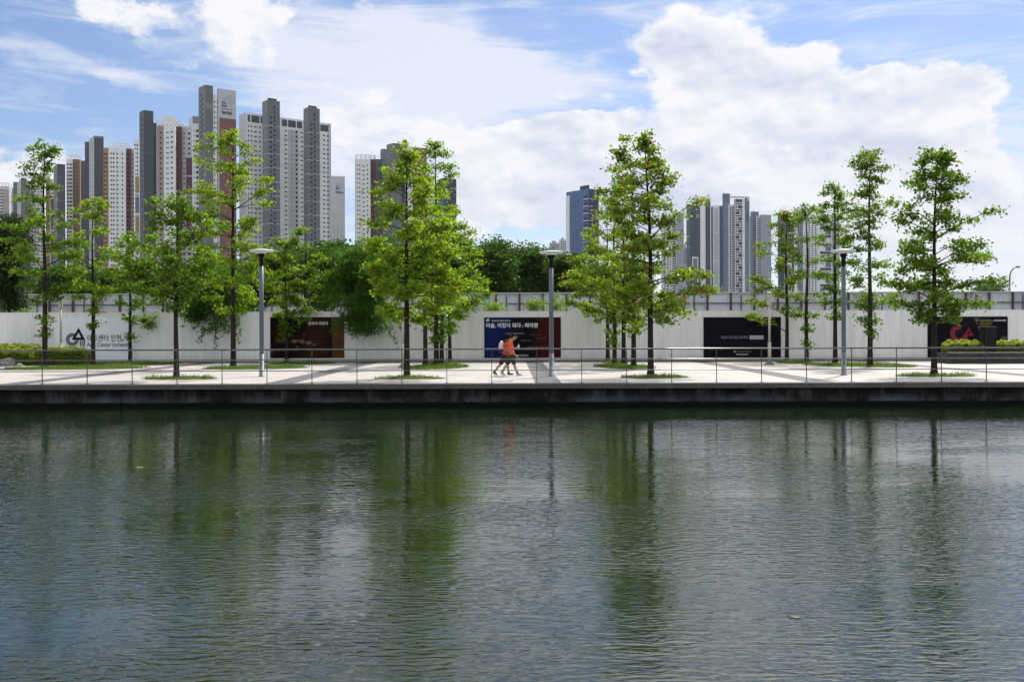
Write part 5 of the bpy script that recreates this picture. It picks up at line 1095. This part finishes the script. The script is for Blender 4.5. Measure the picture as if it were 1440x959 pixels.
def walker(X, Y, P, label, skin, shirt, shorts, shoe, hairm, visor=None, sleeve=0.45):
    """P: joints in metres, x along the walk (to the picture's right), y away from the camera, z up"""
    t = thing('person', (X, Y, 0.004), label, 'person')
    V = {k: Vector(v) for k, v in P.items()}
    b = MB()
    # head looks along +x, bent down by the angle P['nod'] held in nod
    hd = V['head']; nod = V['nod'].x
    Rn = Matrix.Rotation(nod, 3, 'Y')
    def H(x, y, z): return hd + Rn @ Vector((x, y, z))
    ellipsoid(b, H(-0.005, 0, 0.03), (0.098, 0.078, 0.095), nod); ellipsoid(b, H(0.028, 0, -0.045), (0.066, 0.058, 0.082), nod); capsule(b, H(0.02, 0, -0.085), H(0.062, 0, -0.098), 0.04, 0.026, 10, 4)
    capsule(b, H(0.090, 0, 0.008), H(0.110, 0, -0.032), 0.009, 0.015, 8, 3); capsule(b, H(0.082, -0.03, 0.022), H(0.082, 0.03, 0.022), 0.012, 0.012, 8, 3)   # nose, brow
    capsule(b, H(0.084, -0.018, -0.066), H(0.084, 0.018, -0.066), 0.008, 0.008, 8, 3)                     # lips
    for s in (-1, 1): ellipsoid(b, H(-0.012, s * 0.079, -0.012), (0.018, 0.010, 0.032), nod, 10, 8)      # ears
    capsule(b, V['neck'] + Vector((-0.01, 0, -0.05)), H(-0.025, 0, -0.06), 0.062, 0.055)
    ch = V['chest']; pe = V['pelvis']
    for y in (-0.075, 0.0, 0.075):
        capsule(b, ch + Vector((0, y, 0.06)), (ch + pe) / 2 + Vector((0.01, y * 0.9, 0)), 0.095, 0.088); capsule(b, (ch + pe) / 2 + Vector((0.01, y * 0.9, 0)), pe + Vector((0, y, 0)), 0.088, 0.098)
    for s, S in ((-1, 'r'), (1, 'l')):
        sh, el, wr, hi, kn, an, to = (V[S + q] for q in ('sh', 'el', 'wr', 'hip', 'kn', 'an', 'toe'))
        capsule(b, V['neck'] + Vector((-0.01, 0, -0.06)), sh, 0.055, 0.052); capsule(b, sh, el, 0.050, 0.038); capsule(b, el, wr, 0.040, 0.026)
        hand(b, wr, (wr - el) if S + 'hd' not in V else V[S + 'hd'], (0.6, 0, 0.8) if S == 'l' else (1, 0, 0.2), 1.0 if S == 'l' else 0.6)
        capsule(b, hi, kn, 0.082, 0.055); capsule(b, kn, kn * 0.62 + an * 0.38 + Vector((-0.012, 0, 0)), 0.054, 0.056); capsule(b, kn * 0.62 + an * 0.38 + Vector((-0.012, 0, 0)), an, 0.056, 0.036)
        capsule(b, an, to, 0.036, 0.026)
    fused(b, 'body', M[skin], t, 0.0085, 3)
    for s in (-1, 1):
        b = MB(); ellipsoid(b, H(0.089, s * 0.032, 0.004), (0.008, 0.013, 0.008), nod, 10, 8); b.build('eye', M['eye'], t, True).location = (0, 0, 0)
    # shirt
    b = MB()
    hem = pe + Vector((0.01, 0, -0.03))
    for y in (-0.08, 0.0, 0.08):
        capsule(b, ch + Vector((-0.005, y, 0.06)), (ch + pe) / 2 + Vector((0.01, y, 0)), 0.114, 0.116); capsule(b, (ch + pe) / 2 + Vector((0.01, y, 0)), hem + Vector((0, y, 0.04)), 0.116, 0.126)
    capsule(b, V['neck'] + Vector((-0.012, 0, -0.06)), V['neck'] + Vector((-0.015, 0, -0.045)), 0.078, 0.07)
    for S in 'rl':
        sh, el = V[S + 'sh'], V[S + 'el']; capsule(b, V['neck'] + Vector((-0.01, 0, -0.075)), sh, 0.068, 0.07); capsule(b, sh, sh.lerp(el, sleeve * 1.5), 0.072, 0.068)
    fused(b, 'shirt', M[shirt], t, 0.013, 5)
    b = MB()
    for y in (-0.07, 0.0, 0.07): capsule(b, pe + Vector((0, y, 0.02)), pe + Vector((0, y, -0.06)), 0.112, 0.116)
    for S in 'rl':
        hi, kn = V[S + 'hip'], V[S + 'kn']; capsule(b, hi, hi.lerp(kn, 0.80), 0.108, 0.100)
    fused(b, 'shorts', M[shorts], t, 0.013, 5)
    for S in 'rl':
        an, to = V[S + 'an'], V[S + 'toe']; d = (to - an); d.normalize(); hl = an + Vector((-0.035, 0, -0.045)); b = MB()
        ft = Vector((d.x, d.y, d.z)); 
        capsule(b, hl, hl.lerp(to, 0.5) + Vector((0, 0, 0.005)), 0.042, 0.046); capsule(b, hl.lerp(to, 0.5), to, 0.046, 0.034); capsule(b, an + Vector((0, 0, 0.0)), hl, 0.046, 0.042)
        fused(b, 'shoe', M[shoe], t, 0.011, 3)
        b = MB(); capsule(b, an + Vector((0, 0, 0.01)), an + (V[S + 'kn'] - an).normalized() * 0.06, 0.044, 0.046); fused(b, 'sock', M['black_cloth'], t, 0.012, 2)
    b = MB(); ellipsoid(b, H(-0.022, 0, 0.052), (0.098, 0.088, 0.092), nod); ellipsoid(b, H(-0.06, 0, -0.005), (0.058, 0.078, 0.075), nod); fused(b, 'hair', M[hairm], t, 0.011, 2)
    if visor:
        b = MB(); pts = [H(0.075 + 0.085 * math.cos(a) * 1.0, 0.075 * math.sin(a), 0.058 - 0.012 * math.cos(a)) for a in [(-PI / 2 + PI * i / 12) for i in range(13)]]
        n = len(pts); b.add([p for p in pts] + [p + Vector((0, 0, 0.008)) for p in pts], [tuple(range(n - 1, -1, -1)), tuple(range(n, 2 * n))] + [(i, (i + 1) % n, (i + 1) % n + n, i + n) for i in range(n)])
        b.build('cap_peak', M[visor], t).location = (0, 0, 0)
    return t
XA, YA = gp(718.5, 528.8)
A = dict(head=(0.115, 0, 1.60), nod=(0.42, 0, 0), neck=(0.015, 0, 1.46), chest=(-0.02, 0, 1.25), pelvis=(0.02, 0, 0.93),
         rsh=(-0.03, -0.185, 1.37), rel=(0.02, -0.235, 1.07), rwr=(0.17, -0.22, 0.87), rhd=(0.75, 0.0, -0.65), lsh=(-0.01, 0.185, 1.38), lel=(0.02, 0.22, 1.10), lwr=(0.215, 0.13, 1.15), lhd=(0.85, -0.2, 0.35),
         rhip=(0.03, -0.09, 0.87), rkn=(0.13, -0.10, 0.48), ran=(0.27, -0.10, 0.105), rtoe=(0.43, -0.11, 0.055), lhip=(0.0, 0.09, 0.87), lkn=(-0.16, 0.10, 0.47), lan=(-0.37, 0.10, 0.16), ltoe=(-0.26, 0.11, 0.04))
walker(XA, YA, A, 'person in orange shirt and olive shorts striding with head bent over a drink', 'skin', 'orange', 'olive', 'shoe_teal', 'hair', 'p_white')
XB, YB = XA - 0.27, YA + 0.55
B = dict(head=(0.235, 0, 1.535), nod=(0.35, 0, 0), neck=(0.14, 0, 1.40), chest=(0.07, 0, 1.21), pelvis=(0.02, 0, 0.91),
         rsh=(0.09, -0.175, 1.32), rel=(0.12, -0.22, 1.04), rwr=(0.29, -0.20, 0.93), lsh=(0.11, 0.175, 1.32), lel=(0.03, 0.21, 1.04), lwr=(0.14, 0.19, 0.82),
         rhip=(-0.01, -0.09, 0.85), rkn=(-0.17, -0.10, 0.46), ran=(-0.42, -0.10, 0.17), rtoe=(-0.32, -0.11, 0.045), lhip=(0.01, 0.09, 0.85), lkn=(0.14, 0.10, 0.47), lan=(0.17, 0.10, 0.10), ltoe=(0.34, 0.11, 0.05))
walker(XB, YB, B, 'person in redder shirt and black shorts walking with a backpack on', 'skin2', 'red_orange', 'black_cloth', 'shoe_dark', 'hair')
bp_ = thing('backpack', (XB - 0.2, YB, 1.0), 'lilac white backpack with black lower pocket worn by the walker in black shorts', 'backpack')
def rel(o): o.location = Vector((XB + 0.095, YB, 0)) - Vector(bp_.location); return o
b = MB(); ellipsoid(b, (-0.235, 0, 1.25), (0.10, 0.155, 0.205), 0.12); ellipsoid(b, (-0.225, 0, 1.16), (0.11, 0.155, 0.15), 0.1); rel(fused(b, 'bag', M['lilac'], bp_, 0.014, 4))
b = MB(); ellipsoid(b, (-0.235, 0, 1.035), (0.125, 0.162, 0.10), 0.1); rel(fused(b, 'pocket', M['black_cloth'], bp_, 0.014, 4))
for s in (-1, 1):
    b = MB(); b.tube([(-0.17, s * 0.09, 1.44), (-0.05, s * 0.10, 1.475), (0.09, s * 0.11, 1.40), (0.125, s * 0.13, 1.25), (0.07, s * 0.16, 1.08), (-0.13, s * 0.15, 1.0)], 0.018, 8); rel(b.build('strap', M['navy_cloth'], bp_, True))
b = MB(); b.tube([(-0.25, -0.03, 1.44), (-0.26, 0, 1.475), (-0.25, 0.03, 1.44)], 0.010, 8); rel(b.build('handle', M['navy_cloth'], bp_, True))
cx, cy = XA + 0.215 + 0.10, YA + 0.13 - 0.045
cu = thing('drink_cup', (cx, cy, 1.13), 'pale takeaway cup with a green straw held by the walker in olive shorts', 'cup')
b = MB(); b.lathe(cx, cy, [(0.028, 1.135), (0.040, 1.25)], 18); b.build('cup', M['cup'], cu, True)
b = MB(); b.lathe(cx, cy, [(0.043, 1.251), (0.043, 1.258), (0.03, 1.275)], 18); b.build('lid', M['p_white'], cu, True)
b = MB(); b.tube([(cx, cy, 1.276), (cx + 0.006, cy, 1.36)], 0.006, 8); b.build('straw', M['straw'], cu, True)

# ------------------------------------------------------------------ sky, clouds, sun, camera
HAZE = 0.00004
BACK_BOOST = 1.3; SUN_BOOST = 2.6  # added brightness of unseen clouds: fill for shaded faces, shine for the water
SUN_EL = math.radians(50); sxn = 0.306; SUN_AZ = math.asin(sxn / math.cos(SUN_EL))
w = bpy.data.worlds.new('World'); SC.world = w; w.use_nodes = True
N = w.node_tree.nodes; L = w.node_tree.links; N.clear()
def math_(op, a, b=None, c=None, clamp=False):
    n = N.new('ShaderNodeMath'); n.operation = op; n.use_clamp = clamp
    for i, v in enumerate((a, b, c)):
        if v is None: continue
        if isinstance(v, (int, float)): n.inputs[i].default_value = v
        else: L.new(v, n.inputs[i])
    return n.outputs[0]
def vmath(op, a, b=None, out=0):
    n = N.new('ShaderNodeVectorMath'); n.operation = op
    for i, v in enumerate((a, b)):
        if v is None: continue
        if isinstance(v, (tuple, list)): n.inputs[i].default_value = v
        else: L.new(v, n.inputs[i])
    return n.outputs[out]
def mrange(v, a, b, c, d, smooth=True):
    n = N.new('ShaderNodeMapRange'); n.interpolation_type = 'SMOOTHSTEP' if smooth else 'LINEAR'
    L.new(v, n.inputs[0])
    for i, q in enumerate((a, b, c, d)): n.inputs[i + 1].default_value = q
    return n.outputs[0]
def noise(v, scale, detail, rough=0.5, dist=0.0):
    n = N.new('ShaderNodeTexNoise'); n.inputs['Scale'].default_value = scale; n.inputs['Detail'].default_value = detail; n.inputs['Roughness'].default_value = rough; n.inputs['Distortion'].default_value = dist
    L.new(v, n.inputs['Vector']); return n.outputs['Fac']
def mixc(f, a, b):
    n = N.new('ShaderNodeMix'); n.data_type = 'RGBA'
    for i, v in ((0, f), (6, a), (7, b)):
        if isinstance(v, (int, float)): n.inputs[i].default_value = v
        elif isinstance(v, tuple): n.inputs[i].default_value = (*v, 1)
        else: L.new(v, n.inputs[i])
    return n.outputs[2]
sky = N.new('ShaderNodeTexSky'); sky.sky_type = 'NISHITA'; sky.sun_disc = False; sky.sun_elevation = SUN_EL; sky.sun_rotation = SUN_AZ
sky.altitude = 0; sky.air_density = 1.0; sky.dust_density = 0.6; sky.ozone_density = 1.5
tc = N.new('ShaderNodeTexCoord'); D = tc.outputs['Generated']
sp = N.new('ShaderNodeSeparateXYZ'); L.new(D, sp.inputs[0])
az = math_('ARCTAN2', sp.outputs[0], sp.outputs[1]); el = math_('ARCSINE', sp.outputs[2])
cb = N.new('ShaderNodeCombineXYZ'); L.new(az, cb.inputs[0]); L.new(el, cb.inputs[1])
# the sky's own directions, bent a little so that cloud edges are ragged
flat = vmath('MULTIPLY', D, (1, 1, 1.7))
wn = N.new('ShaderNodeTexNoise'); wn.inputs['Scale'].default_value = 9; wn.inputs['Detail'].default_value = 7; wn.inputs['Roughness'].default_value = 0.6; L.new(flat, wn.inputs['Vector'])
wv = vmath('MULTIPLY', vmath('SUBTRACT', wn.outputs['Color'], (0.5, 0.5, 0.5)), (0.13, 0.075, 0.0))
P = vmath('ADD', cb.outputs[0], wv)
def ang(px, py):
    return math.atan((px - 720) / F), math.atan((HZ - py) / math.hypot(F, px - 720))
def blob(px, py, rx, ry, rot=0):
    a, e = ang(px, py)
    v = vmath('SUBTRACT', P, (a, e, 0))
    if rot:
        n = N.new('ShaderNodeVectorRotate'); n.rotation_type = 'Z_AXIS'; n.inputs['Angle'].default_value = math.radians(rot); L.new(v, n.inputs[0]); v = n.outputs[0]
    v = vmath('MULTIPLY', v, (F / rx, F / ry, 0)); r = vmath('LENGTH', v, out=1)
    return mrange(r, 0.0, 1.5, 1.0, 0.0)
def field(items, base):
    acc = None
    for it in items:
        px, py, rx, ry, amp = it[:5]; bl = blob(px, py, rx, ry, it[5] if len(it) > 5 else 0)
        acc = math_('MULTIPLY_ADD', bl, amp, base if acc is None else acc)
    return acc
# towering white clouds
CU = [(960, 62, 62, 52, 1.15), (1010, 95, 80, 60, 0.9), (1060, 150, 95, 75, 0.9), (1130, 215, 160, 90, 0.75), (930, 200, 90, 60, 0.7), (1000, 220, 130, 80, 0.6), (1258, 135, 62, 48, 1.0), (1345, 150, 62, 48, 1.0), (1300, 190, 110, 70, 0.7), (1210, 260, 160, 90, 0.5), (1125, 75, 45, 22, 0.55), (1380, 260, 60, 60, 0.25),
      (790, 190, 50, 34, 1.0), (840, 185, 60, 40, 0.85), (745, 215, 60, 40, 0.9), (700, 250, 80, 50, 0.7), (800, 240, 120, 50, 0.7), (660, 290, 110, 60, 0.5), (860, 300, 200, 70, 0.5), (1050, 330, 300, 80, 0.4), (560, 250, 110, 50, 0.35), (345, 45, 70, 56, 0.42), (395, 50, 40, 44, 0.35), (300, 15, 70, 30, 0.35), (470, 175, 80, 40, 0.30), (600, 200, 100, 36, 0.3), (30, 240, 90, 42, 0.95), (90, 290, 110, 40, 0.4), (150, 5, 60, 18, 0.5),
      (150, 160, 180, 70, -0.5), (430, 60, 25, 60, -0.3), (805, 160, 50, 12, -0.9), (1330, 55, 190, 40, -0.55), (1420, 175, 34, 50, -0.5), (790, 25, 110, 25, -0.4), (280, 230, 60, 60, -0.3), (620, 90, 200, 60, -0.4), (800, 75, 80, 40, -0.3), (1200, 100, 40, 26, -0.35)]
bign = noise(flat, 5.5, 9, 0.56); fine = noise(flat, 22, 7, 0.6)
nz_ = math_('ADD', math_('MULTIPLY', math_('SUBTRACT', bign, 0.5), 1.5), math_('MULTIPLY', math_('SUBTRACT', fine, 0.5), 1.25))
added_cover = math_('ADD', mrange(sp.outputs[1], 0.35, -0.3, 0.0, 0.28), mrange(sp.outputs[2], 0.32, 0.45, 0.0, 0.5))   # extra unseen cloud overhead and behind, added to brighten shade and water
cu = math_('ADD', math_('ADD', field(CU, -0.12), nz_), added_cover)
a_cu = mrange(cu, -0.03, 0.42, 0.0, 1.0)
# thin streaks higher up
st = vmath('MULTIPLY', D, (3.2, 3.2, 19)); sn = noise(st, 2.6, 8, 0.62, 0.6)
CI = [(110, 85, 130, 22, 0.34, 8), (180, 105, 60, 14, 0.3, 8), (540, 90, 200, 90, 0.6), (690, 120, 180, 60, 0.55), (620, 60, 160, 40, 0.3), (350, 60, 140, 70, 0.3), (1030, 18, 180, 20, 0.35), (560, 250, 260, 120, 0.35), (250, 250, 120, 60, 0.05), (1400, 260, 160, 130, 0.5), (1430, 360, 200, 80, 0.6), (720, 130, 200, 60, 0.3), (1250, 80, 150, 30, 0.15), (420, 200, 80, 90, 0.35), (40, 350, 200, 80, 0.3)]
ci = math_('ADD', math_('ADD', field(CI, 0.08), mrange(sp.outputs[2], 0.31, 0.43, 0.0, 0.55)), math_('MULTIPLY', math_('SUBTRACT', sn, 0.5), 1.6)); a_ci = math_('MULTIPLY', mrange(ci, 0.0, 0.75, 0.0, 1.0), 0.85)  # overhead streaks above the view are added to whiten the water's reflections
# lit and shaded sides: thickness towards the sun against thickness here
sd = vmath('ADD', flat, (0.010, 0.0, 0.026)); up = noise(sd, 11, 5, 0.5)
here = noise(flat, 11, 5, 0.5)
s2 = vmath('ADD', flat, (0.004, 0.0, 0.010)); fine_up = noise(s2, 30, 4, 0.5); fine_here = noise(flat, 30, 4, 0.5)
lit = math_('MULTIPLY_ADD', math_('SUBTRACT', fine_here, fine_up), 1.0, math_('MULTIPLY_ADD', math_('SUBTRACT', here, up), 2.7, 0.72), True)
rim = mrange(cu, 0.95, 0.25, 0.0, 0.30)      # thin sunlit edges are the whitest
lit = math_('ADD', lit, rim, None, True)
SHD = [(880, 300, 130, 70, 0.75), (1000, 330, 160, 60, 0.4), (790, 265, 60, 50, 0.3), (1180, 230, 100, 40, 0.25), (850, 370, 220, 60, 0.35), (1300, 350, 200, 90, 0.25), (560, 300, 140, 90, 0.3), (60, 280, 90, 30, 0.35), (1330, 215, 80, 30, 0.2)]
shd = field(SHD, 0.0)
lit2 = math_('SUBTRACT', lit, math_('MULTIPLY', shd, 0.8), None, True)
# unseen clouds opposite the sun, brightened as added fill for the shaded faces
sunv = (math.sin(SUN_AZ) * math.cos(SUN_EL), math.cos(SUN_AZ) * math.cos(SUN_EL), math.sin(SUN_EL))
near_sun = mrange(vmath('DOT_PRODUCT', D, sunv, out=1), 0.80, 0.985, 0.0, SUN_BOOST)     # added boost round the sun, brightens the water's reflections
opp = math_('ADD', mrange(sp.outputs[1], 0.15, -0.75, 1.0, BACK_BOOST), near_sun)
CLB = 0.97
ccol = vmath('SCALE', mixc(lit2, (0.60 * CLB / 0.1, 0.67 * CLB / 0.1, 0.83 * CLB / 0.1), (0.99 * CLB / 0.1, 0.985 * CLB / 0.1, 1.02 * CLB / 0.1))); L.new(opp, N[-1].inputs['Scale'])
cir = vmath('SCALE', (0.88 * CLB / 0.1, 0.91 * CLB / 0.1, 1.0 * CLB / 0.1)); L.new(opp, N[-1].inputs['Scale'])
skyc = vmath('MULTIPLY', sky.outputs[0], (0.98, 1.04, 1.22))
c1 = mixc(a_ci, skyc, cir); c2 = mixc(math_('MULTIPLY', a_cu, 0.97), c1, ccol)
# (the brightest heads of the big cloud stand before its greyer body)
bg = N.new('ShaderNodeBackground'); L.new(c2, bg.inputs[0]); bg.inputs[1].default_value = 0.1
wo = N.new('ShaderNodeOutputWorld'); L.new(bg.outputs[0], wo.inputs[0])
w.cycles.sampling_method = 'MANUAL'; w.cycles.sample_map_resolution = 512

sl = bpy.data.lights.new('sun', 'SUN'); sl.energy = 4.0; sl.angle = math.radians(0.53); sl.color = (1.0, 0.955, 0.89)
so = bpy.data.objects.new('sun', sl); COL.objects.link(so); so.location = (40, 60, 90)
sdv = Vector((math.sin(SUN_AZ) * math.cos(SUN_EL), math.cos(SUN_AZ) * math.cos(SUN_EL), math.sin(SUN_EL)))
so.rotation_euler = sdv.to_track_quat('Z', 'Y').to_euler()

# ------------------------------------------------------------------ the summer haze
hm = bpy.data.materials.new('haze_air'); hm.use_nodes = True; hn = hm.node_tree.nodes; hn.clear()
ho_ = hn.new('ShaderNodeOutputMaterial'); hv = hn.new('ShaderNodeVolumePrincipled'); hv.inputs['Color'].default_value = (0.82, 0.89, 1.0, 1); hv.inputs['Density'].default_value = HAZE; hv.inputs['Anisotropy'].default_value = 0.2
hm.node_tree.links.new(hv.outputs[0], ho_.inputs['Volume'])
b = MB(); b.box(-6100, 6100, -500, 6100, WZ - 2.5, 230); tag(b.build('haze', hm), kind='stuff')

cam = bpy.data.cameras.new('camera'); cam.sensor_width = 36; cam.lens = 35; cam.shift_y = -15.5 / 1440; cam.clip_end = 20000; cam.clip_start = 0.1
co = bpy.data.objects.new('camera', cam); COL.objects.link(co); co.location = (0, 0, EYE); co.rotation_euler = (PI / 2, ROLL, 0)
SC.camera = co
SC.view_settings.view_transform = 'Standard'; SC.view_settings.look = 'None'; SC.view_settings.exposure = 0.0; SC.view_settings.gamma = 1.0; SC.view_settings.use_curve_mapping = False
SC.render.engine = 'CYCLES'
cy = SC.cycles; cy.max_bounces = 6; cy.diffuse_bounces = 3; cy.glossy_bounces = 3; cy.transmission_bounces = 3; cy.transparent_max_bounces = 4; cy.use_denoising = True; cy.caustics_reflective = False; cy.caustics_refractive = False
